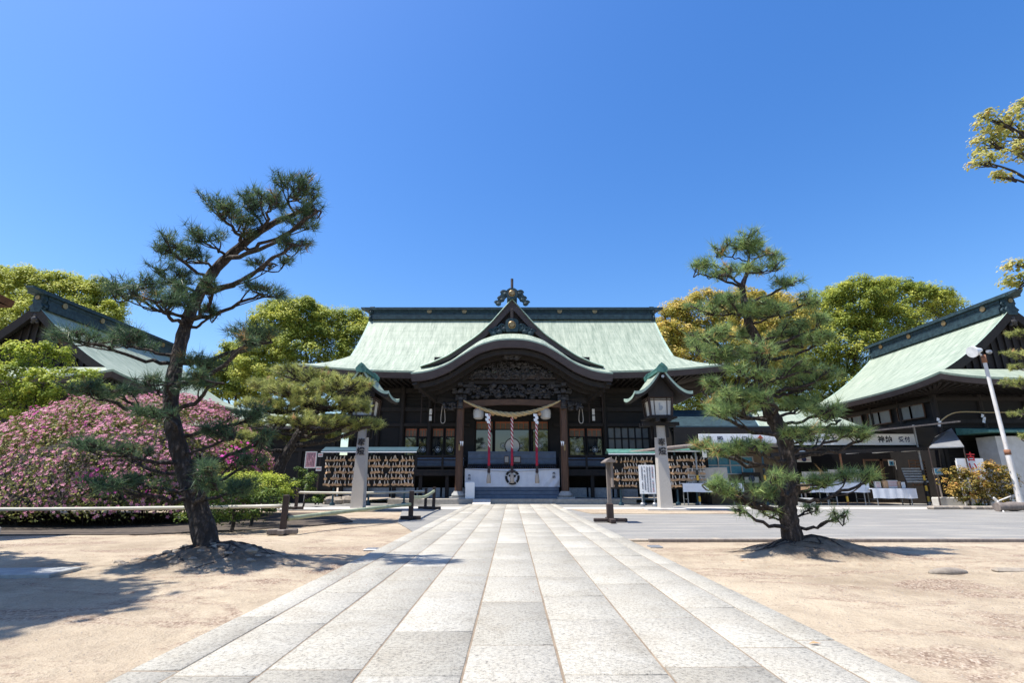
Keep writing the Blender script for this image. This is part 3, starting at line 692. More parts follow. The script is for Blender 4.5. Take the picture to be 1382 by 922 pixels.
    for s in (-1, 1):
        V = []; U = []; Fc = []
        for i, (x, z) in enumerate(zip(gx, gz)):
            y1 = max(YG + .25, yroof(z) + .35); 
            for j in range(9): y = YG + (y1 - YG) * j / 8; V.append((s * x, y, z + .03)); U.append((y, x * 1.3))
        for i in range(len(gx) - 1):
            for j in range(8): a = i * 9 + j; Fc.append((a, a + 1, a + 10, a + 9))
        np_mesh('gable_roof', V, Fc, 'copper', root, uv=U, smooth=True)
        m = MB()
        nb = [interp([0, 1, 2.9, 3.8, 5.4], [.62, .58, .40, .28, .06], x) for x in gx]
        tp = [(s * x, YG - .01, z + .05) for x, z in zip(gx, gz)]; t2 = [(s * x, YG + .0, z - .02) for x, z in zip(gx, gz)]
        bt = [(s * x, YG + .04, z - q) for x, z, q in zip(gx, gz, nb)]; bk = [(s * x, YG + .3, z - q) for x, z, q in zip(gx, gz, nb)]
        m.ribbon(t2, bt, 1); m.ribbon(bt, bk, 1); m.build('bargeboard', ['copper_edge', 'fascia_wood'], root)
        m = MB(); l0 = [(s * x, YG + .10, z + .06) for x, z in zip(gx, gz)]; l1 = [(s * x * 1.0, YG - .10, z + .00) for x, z in zip(gx, gz)]; l2 = [(s * x, YG - .15, z - .055) for x, z in zip(gx, gz)]; l3 = [(s * x, YG + .02, z - .07) for x, z in zip(gx, gz)]
        m.ribbon(l0, l1); m.ribbon(l1, l2); m.ribbon(l2, l3); m.build('gable_roof_edge', 'copper_edge', root, True)
    m = MB(); pl = [(-x, z - .2) for x, z in zip(gx[::-1], gz[::-1])] + [(x, z - .2) for x, z in zip(gx[1:], gz[1:])]
    m.add([(x, YG + .34, z) for x, z in pl], [tuple(range(len(pl)))]); m.build('gable_wall', 'dark_wood', root)
    def ornament(cz, s, Y, rod, name):
        m = MB(); out = [(-.36, -.45), (-.45, -.1), (-.40, .32), (-.20, .46), (.20, .46), (.40, .32), (.45, -.1), (.36, -.45)]
        m.prism([(a * s, cz + b * s) for a, b in out], Y - .16, Y + .16)
        for sd in (-1, 1):
            for (cx, cy, r, k) in ((.66, .12, .24, 1), (.92, -.38, .22, 1), (1.2, -.72, .18, 1)) if rod > 0 else ((.62, -.12, .24, 1), (.95, -.30, .22, 1), (1.32, -.42, .17, 1)):
                m.tube([(sd * s * (cx + r * math.cos(t) * (1 - t / 10)), Y, cz + s * (cy + r * math.sin(t) * (1 - t / 10))) for t in np.linspace(0, 7.5, 18)], .085 * s, 6)
                m.ball((sd * s * (cx - .12), Y, cz + s * (cy - .10)), (.22 * s, .10, .2 * s), 8)
        if rod > 0:
            half = [(.30, .30), (.62, .36), (.86, .22), (.92, -.05), (1.05, -.22), (1.14, -.50), (1.34, -.70), (1.30, -.86), (1.05, -.86), (.80, -.62), (.40, -.20)]
            for sd in (-1, 1): m.prism([(sd * x * s, cz + z * s) for x, z in half], Y - .05, Y + .10)
        o = m.build(name, 'ridge_copper', root)
        m = MB(); m.cyl((0, Y - .16, cz), (0, Y - .24, cz), .17 * s, n=16); m.tube([(.22 * s * math.cos(t), Y - .17, cz + .22 * s * math.sin(t)) for t in np.linspace(0, 2 * math.pi, 17)], .035, 5)
        build_split(m, 'crest', 'gold', o)
        m = MB(); m.cyl((0, Y - .02, cz + .40 * s), (0, Y - .02 - .25 * (rod < 0), cz + .40 * s + abs(rod)), .085, n=10); m.build('finial_rod', 'fascia_wood', o)
    ornament(12.22, .76, YG - .05, .70, 'gable_top_ornament'); ornament(10.22, .92, YG - .02, -.62, 'gable_pendant')
    m = MB()                    # little ridge of the dormer gable running back to the main ridge
    m.bx(-.26, .26, YG + .2, 34.4, 11.85, 12.28); m.bx(-.32, .32, YG + .15, 34.4, 12.283, 12.38); m.build('gable_ridge', 'ridge_copper', root)
    # --- platform, steps, veranda
    m = MB()
    for x in np.arange(-6.6, 6.6, 2.2): m.bx(x + .004, x + 2.196, 28.42, 29.0, 0, .27, bev=.015)
    m.bx(-6.6, 6.6, 29.0, 34, 0, .26); m.build('stone_platform', 'step_stone', root)
    m = MB()
    for k, (z0, y0) in enumerate(((.262, 29.30), (.46, 29.52), (.66, 29.74))): m.bx(-2.62, 2.62, y0, 30.2, z0, z0 + .195, bev=.012)
    m.build('wooden_steps', 'skylit_wood', root)
    m = MB()
    for x0, x1 in ((-10.4, -2.75), (2.75, 10.4)):
        m.bx(x0, x1, 30.95, 32.2, 1.70, 1.86); m.bx(x0, x1, 30.9, 31.0, 1.50, 1.70)
        for x in np.arange(x0 + .4, x1, 1.55): m.bx(x - .1, x + .1, 31.0, 31.2, .26, 1.7)
    m.bx(-2.74, 2.74, 30.9, 32.2, 1.70, 1.86)
    build_split(m, 'veranda', 'dark_wood', root)
    m = MB()
    for x0, x1 in ((-10.3, -2.8), (2.8, 10.3)):
        for k, x in enumerate(np.arange(x0 + .2, x1, 1.5)): m.bx(x, x + 1.38, 31.3, 31.34, .28, .82)
    build_split(m, 'base_panel', 'base_stone', root)
    m = MB()
    for x0, x1 in ((-10.4, -2.75), (2.75, 10.4)):
        m.tube([(x0, 31.0, 2.62), (x1, 31.0, 2.62)], .06, 8); m.bx(x0, x1, 30.97, 31.03, 2.36, 2.44); m.bx(x0, x1, 30.97, 31.03, 1.98, 2.06)
        for x in np.arange(x0 + .1, x1, 1.55): m.bx(x - .06, x + .06, 30.94, 31.06, 1.86, 2.74)
    build_split(m, 'railing', 'dark_wood', root)
    m = MB()
    for x0, x1 in ((-6.9, -2.9), (2.9, 5.6)): m.bx(x0, x1, 31.6, 31.66, 2.05, 2.56)
    m.bx(-2.6, 2.6, 31.05, 31.12, 1.9, 2.9)
    for z in (2.2, 2.5, 2.8): m.bx(-2.6, 2.6, 31.0, 31.05, z, z + .06)
    build_split(m, 'inner_rail_panel', 'skylit_wood', root)
    # --- walls, columns, beams
    m = MB()
    m.bx(-9.9, -6.75, 32.0, 32.3, .26, 7.2); m.bx(5.9, 9.9, 32.05, 32.3, .26, 3.0); m.bx(5.9, 9.9, 32.05, 32.3, 4.5, 7.2); m.bx(8.5, 9.9, 32.05, 32.3, 3.0, 4.5)
    m.bx(-6.75, 5.9, 32.05, 32.3, 4.88, 7.2); m.bx(-6.75, -3.4, 32.05, 32.3, 4.42, 4.878); m.bx(3.4, 5.9, 32.05, 32.3, 4.42, 4.878)
    m.bx(-3.4, -2.3, 32.0, 32.3, 1.86, 4.878); m.bx(2.3, 3.4, 32.0, 32.3, 1.86, 4.878)
    m.bx(-6.75, 5.9, 33.0, 33.2, .26, 7.2)
    m.bx(-9.9, -9.6, 32.3, 37.9, .26, 7.2); m.bx(9.6, 9.9, 32.3, 37.9, .26, 7.2); m.bx(-9.9, 9.9, 37.7, 37.9, .26, 7.2)
    build_split(m, 'wall', 'black_wood', root)
    m = MB()
    for x in (-9.9, -8.3, -6.8, -5.1, -3.35, 3.35, 5.75, 8.6, 9.9): m.cyl((x, 31.95, 1.86), (x, 31.95, 7.0), .15, n=12)
    build_split(m, 'column', 'dark_wood', root)
    m = MB()
    for z, h, y in ((4.46, .20, 31.86), (5.4, .26, 31.9), (6.55, .3, 31.88)):
        for x0, x1 in ((-10.1, -2.6), (2.6, 10.1)): m.bx(x0, x1, y, y + .14, z, z + h)
    for z in np.arange(5.75, 6.5, .22):
        for x0, x1 in ((-9.9, -2.6), (2.6, 9.9)): m.bx(x0, x1, 31.985, 32.04, z, z + .03)
    build_split(m, 'tie_beam', 'dark_wood', root)
    # --- glazed doors with orange lattice transoms
    def door(x0, x1, z0, z1, zt, Y=32.12):
        m = MB(); fw = .07
        m.bx(x0, x1, Y - .04, Y + .04, z0, z0 + .12); m.bx(x0, x1, Y - .04, Y + .04, z1 - fw, z1); m.bx(x0, x0 + fw, Y - .04, Y + .04, z0 + .12, z1 - fw); m.bx(x1 - fw, x1, Y - .04, Y + .04, z0 + .12, z1 - fw)
        m.bx(x0 + fw, x1 - fw, Y - .03, Y + .03, zt - .04, zt + .02)
        d = m.build('door', 'black_wood', root)
        MB().bx(x0 + fw, x1 - fw, Y - .01, Y + .01, z0 + .12, zt - .04).build('pane', 'glass', d)
        m = MB(); n = max(3, int((x1 - x0) / .3))
        m.bx(x0 + fw, x1 - fw, Y + .0, Y + .012, zt + .02, z1 - fw, 1)
        for k in range(n + 1): x = x0 + fw + (x1 - x0 - 2 * fw) * k / n; m.bx(x - .022, x + .022, Y - .025, Y - .002, zt + .02, z1 - fw)
        m.bx(x0 + fw, x1 - fw, Y - .03, Y - .004, z1 - fw - .10, z1 - fw - .03)
        m.build('transom_lattice', ['orange_lattice', 'brown_panel'], d)
        m = MB(); cx = (x0 + x1) / 2; m.tube([(cx + .17 * math.cos(t), Y - .02, (z0 + zt) / 2 + .2 + .17 * math.sin(t)) for t in np.linspace(0, 6.283, 20)], .02, 5)
        m.cyl((cx, Y - .015, (z0 + zt) / 2 + .2), (cx, Y - .02, (z0 + zt) / 2 + .2), .1, n=12); m.build('door_crest', 'grey_metal', d)
    for a, b in ((-6.65, -5.85), (-5.8, -5.15), (-4.95, -4.2), (-4.15, -3.5)): door(a, b, 1.9, 4.42, 3.86)
    for a, b in ((3.5, 4.55), (4.6, 5.6)): door(a, b, 1.9, 4.42, 3.86)
    for a, b in ((-2.28, -1.15), (-1.1, -.02), (.02, 1.1), (1.15, 2.28)): door(a, b, 1.9, 4.86, 4.30)
    m = MB()                    # lattice window on the right
    x0, x1, z0, z1 = 5.92, 8.45, 3.05, 4.42
    for k in range(7): x = x0 + (x1 - x0) * k / 6; m.bx(x - .035, x + .035, 31.98, 32.06, z0, z1)
    for z in (z0, (z0 + z1) / 2, z1): m.bx(x0 - .03, x1 + .03, 31.97, 31.979, z - .035, z + .035)
    wn = m.build('window', 'black_wood', root); MB().bx(x0, x1, 32.07, 32.09, z0, z1).build('pane', 'window_film', wn)
    # --- porch posts with stone bases, rainbow beam, carvings, brackets
    for s in (-1, 1):
        X = s * 2.93
        m = MB(); m.lathe((X, 29.25, 0), [(.47, .27), (.47, .36)], 4); m.lathe((X, 29.25, 0), [(.34, .362), (.40, .44), (.36, .54), (.29, .60), (.27, .66)], 16)
        base = m.build('post_base', 'base_stone', root, 'auto')
        m = MB(); q = .20
        oct_ = [(-q, -q + .07), (-q + .07, -q), (q - .07, -q), (q, -q + .07), (q, q - .07), (q - .07, q), (-q + .07, q), (-q, q - .07)]
        m.prism([(X + a, 29.25 + b) for a, b in oct_], .65, 5.62, 'z'); 
        post = m.build('porch_post', 'post_wood', root)
        m = MB(); m.box((X, 29.02, 3.0), (.09, .03, .34)); m.build('name_tag', 'gold', post)
        m = MB()
        for dx in (-.05, .05): m.prism([(X + s * -.12 + dx - .05, 3.35), (X + s * -.12 + dx + .05, 3.32), (X + s * -.12 + dx + .02, 3.05)], 29.02, 29.03)
        m.build('paper_streamer', 'white_paint', post)
        m = MB()                # bracket set: bearing blocks and arms
        for z, wd in ((5.66, .62), (6.05, 1.0), (6.42, 1.4)):
            m.bx(X - wd / 2, X + wd / 2, 29.12, 29.38, z, z + .16); m.bx(X - .12, X + .12, 29.25 - wd / 2, 29.25 + wd / 2, z - .003, z + .157)
            for k in (-1, 0, 1): m.box((X + k * (wd / 2 - .12), 29.25, z + .25), (.24, .24, .18), bev=.04)
        build_split(m, 'bracket_set', 'carving', root)
        m = MB()                # carved nosing on the outer side, like an animal head
        for k in range(26):
            a = random.random(); m.ball((X + s * (.28 + .75 * a), 29.25 + random.uniform(-.14, .14), 5.35 + random.uniform(-.22, .22) * (1 - .4 * a)), (random.uniform(.08, .16), .1, random.uniform(.07, .15)), 7, jit=.2)
        m.build('carved_nosing', 'carving', root, True)
        m = MB(); m.ball((X, 29.0, 5.42), (.17, .16, .30), 10); m.box((X, 29.0, 5.2), (.36, .3, .12), bev=.04); m.ball((X - .06, 28.86, 5.5), .045, 6); m.ball((X + .06, 28.86, 5.5), .045, 6)
        m.build('carved_head', 'carving', root, True)
    m = MB()                    # rainbow beam between the posts and the beam above
    bx_ = np.linspace(-2.75, 2.75, 25)
    tp = [(x, 29.12, 5.62 + .10 * math.cos(x / 2.75 * 1.57)) for x in bx_]; bt = [(x, 29.12, 5.24 + .16 * math.cos(x / 2.75 * 1.57)) for x in bx_]
    m.ribbon(tp, bt); m.ribbon(bt, [(x, 29.4, z) for x, y, z in bt]); m.ribbon(tp, [(x, 29.4, z) for x, y, z in tp]); m.build('rainbow_beam', 'brown_wood', root)
    m = MB(); m.bx(-3.6, 3.6, 29.16, 29.36, 6.62, 6.84); m.bx(-4.3, 4.3, 29.6, 29.8, 6.3, 6.6); build_split(m, 'porch_beam', 'dark_wood', root)
    def carve(name, n, xr, zlo, zhi, Y, arch=False):
        m = MB()
        for k in range(n):
            x = random.uniform(-xr, xr); hi = zhi
            if arch: hi = zlo + (zhi - zlo) * max(.12, math.cos(x / xr * 1.35))
            z = random.uniform(zlo, hi); t0 = random.uniform(0, 6.28); r = random.uniform(.08, .2)
            if random.random() < .5: m.tube([(x + r * math.cos(t0 + t) * (1 - t / 8), Y - .03 * t / 4, z + r * math.sin(t0 + t) * (1 - t / 8)) for t in np.linspace(0, 5, 9)], .035, 5)
            else: m.ball((x, Y + random.uniform(-.05, .08), z), (r, .09, r * random.uniform(.4, .9)), 7, jit=.25)
        m.build(name, 'carving', root, True)
    carve('frieze_carving', 150, 2.5, 5.80, 6.55, 29.22); carve('tympanum_carving', 230, 2.3, 6.92, 7.95, 28.95, True); carve('bow_crest_carving', 24, .45, 7.9, 8.1, 28.1)
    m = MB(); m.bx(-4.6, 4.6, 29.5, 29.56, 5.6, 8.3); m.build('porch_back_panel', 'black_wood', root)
    for s in (-1, 1):           # vertical poles and name plates beside the porch, hanging wires
        m = MB()
        for x in (4.55, 5.35): m.cyl((s * x, 30.2, 4.5), (s * x, 30.2, 7.0), .03, n=6)
        build_split(m, 'hanging_rod', 'stand_wood', root)
        m = MB(); m.box((s * 5.05, 31.8, 5.35), (.16, .03, .36)); m.box((s * 5.05, 31.8, 4.95), (.16, .03, .30)); build_split(m, 'name_plate', 'white_paint', root)
        m = MB(); m.tube(smooth_path([(s * 3.95, 29.6, 5.5), (s * 3.85, 29.6, 4.6), (s * 3.98, 29.6, 4.4), (s * 4.1, 29.6, 4.6), (s * 4.02, 29.6, 5.5)], 5), .025, 6); m.build('hanging_cord', 'tassel_thread', root)
    return root
main_hall()

def side_hall(label, xc, yc, sgn, near_detail):
    """ridge runs away from the viewer; sgn=+1: the long eave faces -x (right hall)"""
    root = thing('side_hall', (xc, yc, 0), label, 'side hall', 'copper roofed halls flanking the court')
    T = lambda x, y, z: (xc + sgn * y, yc + x, z)
    irimoya(root, T, 5.6, 7.6, 6.5, 10.55, 6.15, 3.4, 7.15, .68, .34, 4.9, 4.9, 5.85, ridge_h=.85, crests=(-4.3, -1.5, 1.5, 4.3), end_scale=.8, thick=.36)
    m = MB()
    for (x0, x1, y0, y1) in ((-4.9, 4.9, -4.9, -4.7), (-4.9, 4.9, 4.7, 4.9), (-4.9, -4.7, -4.9, 4.9), (4.7, 4.9, -4.9, 4.9)):
        pts = [T(x, y, z) for z in (0, 6) for x, y in ((x0, y0), (x1, y0), (x1, y1), (x0, y1))]
        m.add(pts, [(3, 2, 1, 0), (4, 5, 6, 7), (0, 1, 5, 4), (1, 2, 6, 5), (2, 3, 7, 6), (3, 0, 4, 7)])
    build_split(m, 'wall', 'black_wood', root)
    m = MB()
    for a in (-4.9, -2.45, 0, 2.45, 4.9):
        m.cyl(T(a, -4.92, 0), T(a, -4.92, 5.8), .14, n=8); m.cyl(T(-4.92, a, 0), T(-4.92, a, 5.8), .14, n=8)
    for z in (4.3, 5.5):
        m.bar(T(-5, -4.98, z), T(5, -4.98, z), .12, .22); m.bar(T(-4.98, -5, z), T(-4.98, 5, z), .12, .22)
    build_split(m, 'column', 'dark_wood', root)
    m = MB()
    for z in np.arange(.5, 4.2, .14): m.bar(T(-4.95, -4.8, z), T(-4.95, 4.8, z), .04, .05)
    m.build('wall_boards', 'dark_wood', root)
    for x in (-4.2, -3.2, -1.6, -.6, 1.0, 2.0):
        f = MB(); f.bar(T(x - .05, -5.0, 4.62), T(x + .95, -5.0, 4.62), .06, .06); f.bar(T(x - .05, -5.0, 5.38), T(x + .95, -5.0, 5.38), .06, .06)
        f.bar(T(x - .05, -5.0, 4.65), T(x - .05, -5.0, 5.35), .06, .06); f.bar(T(x + .95, -5.0, 4.65), T(x + .95, -5.0, 5.35), .06, .06)
        wn = f.build('window', 'brown_wood', root)
        MB().add([T(x, -4.98, 4.65), T(x + .9, -4.98, 4.65), T(x + .9, -4.98, 5.35), T(x, -4.98, 5.35)], [(0, 1, 2, 3)]).build('pane', 'window_film', wn)
    return root
side_hall('copper roofed hall with its gable end at the right edge, behind the stall awning', 27.9, 32.7, 1, True)
side_hall('copper roofed hall at the left edge, half hidden behind the azalea and maple', -26.1, 32.2, -1, False)

def corridor():
    r = thing('corridor_wing', (-16, 31.5, 0), 'low dark corridor wing with pale green roof between the left hall and the main hall', 'building')
    m = MB(); m.bx(-22.5, -10.3, 31.0, 31.3, 0, 4.3); m.build('wall', 'black_wood', r)
    m = MB()
    for x in np.arange(-22, -10.3, 1.9): m.bx(x - .1, x + .1, 30.88, 31.0, 0, 4.2)
    m.bx(-22.5, -10.3, 30.86, 30.99, 2.9, 3.05)
    m.build('post', 'dark_wood', r)
    x0, x1 = -23.0, -10.0
    V = [(x0, 29.9, 4.3), (x1, 29.9, 4.3), (x1, 32.2, 5.3), (x0, 32.2, 5.3), (x1, 34.5, 4.3), (x0, 34.5, 4.3)]
    np_mesh('roof', V, [(0, 1, 2, 3), (3, 2, 4, 5)], 'copper', r, uv=[(0, 3), (13, 3), (13, 0), (0, 0), (13, 3), (0, 3)])
    m = MB(); m.bx(x0, x1, 29.88, 30.0, 4.12, 4.285); m.build('fascia', 'fascia_wood', r)
corridor()
# ================================================================== OBJECTS AT THE HALL
def shimenawa():
    m = MB(); L = np.linspace(-1, 1, 90)
    base = [(2.74 * q, 28.86, 4.80 + .80 * abs(q) ** 1.8) for q in L]
    rad = [.035 + .085 * (1 - abs(q) ** 1.6) for q in L]
    for k in range(3):
        pa = []
        for i, (p, r) in enumerate(zip(base, rad)):
            a = i * .42 + k * 2.094; pa.append((p[0], p[1] + r * .62 * math.cos(a), p[2] + r * .62 * math.sin(a)))
        m.tube(pa, [r * .66 for r in rad], 7)
    o = m.build('sacred_rope', 'straw', None, True)
    tag(o, 'thick twisted straw rope sagging between the two porch posts', 'rope')
    for x, z in ((-1.42, 4.86), (1.28, 4.84)):
        s = MB()
        for j, (dx, dz) in enumerate(((0, 0), (.09, -.13), (.02, -.27), (.1, -.4))):
            s.prism([(x + dx - .09, z + dz), (x + dx + .09, z + dz - .02), (x + dx + .10, z + dz - .18), (x + dx - .07, z + dz - .15)], 28.74 - .012 * j, 28.745 - .012 * j)
        s.build('paper_streamer', 'white_paint', o)
shimenawa()
def bell_ropes():
    names = ('leftmost of the three red and white bell ropes over the offertory box', 'middle bell rope, hanging in front of the round black crest', 'rightmost of the three red and white bell ropes over the offertory box')
    for (X, lab, zt) in ((-1.27, names[0], 4.86), (0.0, names[1], 4.68), (1.37, names[2], 4.86)):
        Y = 28.95
        r = thing('bell_rope', (X, Y, 1.1), lab, 'bell rope', 'bell ropes under the porch')
        m = MB()
        zs = np.linspace(zt, 2.0, 120)
        for k in range(4):
            pa = [(X + .038 * math.cos(k * 1.571 + i * .30), Y + .038 * math.sin(k * 1.571 + i * .30), z) for i, z in enumerate(zs)]
            # the white strands stop higher, the lower length is plain crimson
            cut = 120 if k % 2 == 0 else 78
            m.tube(pa[:cut], .037, 6, mi=0 if k % 2 == 0 else 1)
        m.tube([(X, Y, zt - (zt - 2.0) * .65), (X, Y, 2.0)], .064, 8, mi=0)
        m.build('cord', ['crimson', 'cord_white'], r, True)
        m = MB(); m.lathe((X, Y, 1.62), [(.08, 0), (.085, .1), (.07, .25), (.075, .38)], 10); m.build('binding', 'cord_dark', r, 'auto')
        m = MB(); m.lathe((X, Y, 1.08), [(.12, 0), (.125, .15), (.10, .4), (.07, .54)], 12); m.build('tassel', 'tassel_thread', r, True)
        m = MB(); m.ball((X + .18, Y + .1, zt + .02), (.13, .13, .12), 12); m.build('bell', 'plaque_wood', r, True)
bell_ropes()
def offertory():
    r = thing('offertory_box', (0, 30.2, .86), 'long offertory box with slatted top behind the white crest curtain', 'offertory box')
    m = MB(); m.bx(-2.60, 2.60, 30.0, 30.85, .86, 1.84); m.build('body', 'dark_wood', r)
    m = MB()
    for x in np.arange(-2.55, 2.56, .13): m.bar((x, 29.98, 1.90), (x, 30.86, 2.12), .06, .07)
    m.bar((-2.65, 29.98, 1.87), (2.65, 29.98, 1.87), .08, .08); m.bar((-2.65, 30.86, 2.10), (2.65, 30.86, 2.10), .08, .08)
    m.build('slatted_top', 'stand_wood', r)
    # curtain with folds at the right corner
    V = []; n, k = 80, 14
    for j in range(k + 1):
        for i in range(n + 1):
            u, v = i / n, j / k; x = -2.66 + 5.34 * u
            f = .015 * math.sin(u * 40) * v + .008 * math.sin(u * 93 + 2) + .06 * math.exp(-((u - 1) / .16) ** 2) * math.sin((u - 1) * 60 + v * 9) * v
            sag = -.035 * (1 - (2 * u - 1) ** 2) * (1 - v)
            V.append((x, 29.86 + f, 1.885 - 1.01 * v + sag))
    Fc = [(j * (n + 1) + i, j * (n + 1) + i + 1, (j + 1) * (n + 1) + i + 1, (j + 1) * (n + 1) + i) for j in range(k) for i in range(n)]
    c = thing('curtain', (0, 29.86, .87), 'white curtain with a round black crest stretched across the porch steps', 'curtain')
    np_mesh('cloth', V, Fc, 'white_cloth', c, smooth=True)
    m = MB(); m.tube(smooth_path([(-2.68, 29.82, 1.86), (0, 29.80, 1.72), (2.68, 29.82, 1.86)], 8), .014, 6); m.build('cord', 'tassel_thread', c)
    m = MB(); cx, cz, Y = 0.02, 1.40, 29.80
    for q in range(5):
        a0 = q * 2 * math.pi / 5 + .35; arc = np.linspace(a0 + .07, a0 + 2 * math.pi / 5 - .07, 9)
        m.prism([(cx + .41 * math.cos(a), cz + .41 * math.sin(a)) for a in arc] + [(cx + .28 * math.cos(a), cz + .28 * math.sin(a)) for a in arc[::-1]], Y - .003, Y + .003)
    for q in range(3):
        a = q * 2.094 + .5; ca, sa = math.cos(a), math.sin(a)
        pl = [(.03, 0), (.11, .065), (.20, .055), (.24, 0), (.20, -.055), (.11, -.065)]
        m.prism([(cx + x * ca - y * sa, cz + x * sa + y * ca) for x, y in pl], Y - .003, Y + .003)
    m.build('crest', 'ink', c)
    lettering('奉納', (2.36, 29.80, 1.50), .17, c, 'ink', vertical=True); lettering('奉納', (-2.40, 29.80, 1.40), .15, c, 'navy_ink', vertical=True)
offertory()
def hall_extras():
    for X, lab in ((-1.93, 'white paper lantern hanging under the left end of the straw rope'), (1.93, 'white paper lantern hanging under the right end of the straw rope')):
        r = thing('paper_lantern', (X, 29.5, 4.75), lab, 'lantern', 'paper lanterns under the porch')
        m = MB(); m.lathe((X, 29.5, 4.62), [(.17, 0), (.28, .07), (.31, .3), (.29, .52), (.2, .6)], 16); m.build('shade', 'paper', r, 'auto')
        m = MB(); m.lathe((X, 29.5, 5.222), [(.2, 0), (.21, .05), (.05, .08), (.03, .5)], 12); m.build('cap', 'crimson', r, 'auto')
    m = MB(); m.box((-2.28, 28.95, .70), (.50, .42, .86), bev=.02, rz=.06); m.bx(-2.5, -2.06, 28.78, 29.12, 1.131, 1.15)
    tag(m.build('donation_stand', 'white_paint'), 'white box standing on the stone platform beside the left porch post', 'box')
    m = MB(); m.prism([(27.65, .03), (28.40, .03), (28.40, .27)], -2.05, -1.12, 'x'); tag(m.build('ramp', 'concrete'), 'small pale wedge ramp leaning against the stone platform edge', 'ramp')
    for x, wd, h, lab in ((-.32, .26, .42, 'narrow notice board leaning on the rail behind the middle bell rope'), (.30, .44, .36, 'wide notice board leaning on the rail right of the middle bell rope')):
        m = MB(); m.box((x, 30.94, 2.42), (wd, .03, h), rx=-.12); m.box((x, 30.915, 2.42), (wd * .8, .006, h * .8), rx=-.12, mi=1)
        tag(m.build('notice_board', ['brown_wood', 'beige_board']), lab, 'notice board', 'notice boards behind the offertory box')
    r = thing('reflection_disc', (.02, 31.6, 2.7), 'pale round drum standing in for a reflection in the hall doors behind the middle rope', 'disc')
    m = MB(); m.cyl((.02, 31.72, 3.25), (.02, 31.55, 3.25), .42, n=28); m.build('disc_face', 'paper', r)  # pale disc added for a reflection in the door glass
    m = MB(); m.tube([(.02 + .43 * math.cos(t), 31.6, 3.25 + .43 * math.sin(t)) for t in np.linspace(0, 6.283, 29)], .05, 6); m.build('disc_rim', 'stand_wood', r)
    m = MB(); m.bar((-.3, 31.6, 1.87), (.02, 31.6, 2.85), .06, .06); m.bar((.34, 31.6, 1.87), (.02, 31.6, 2.85), .06, .06); build_split(m, 'disc_stand', 'stand_wood', r)
hall_extras()

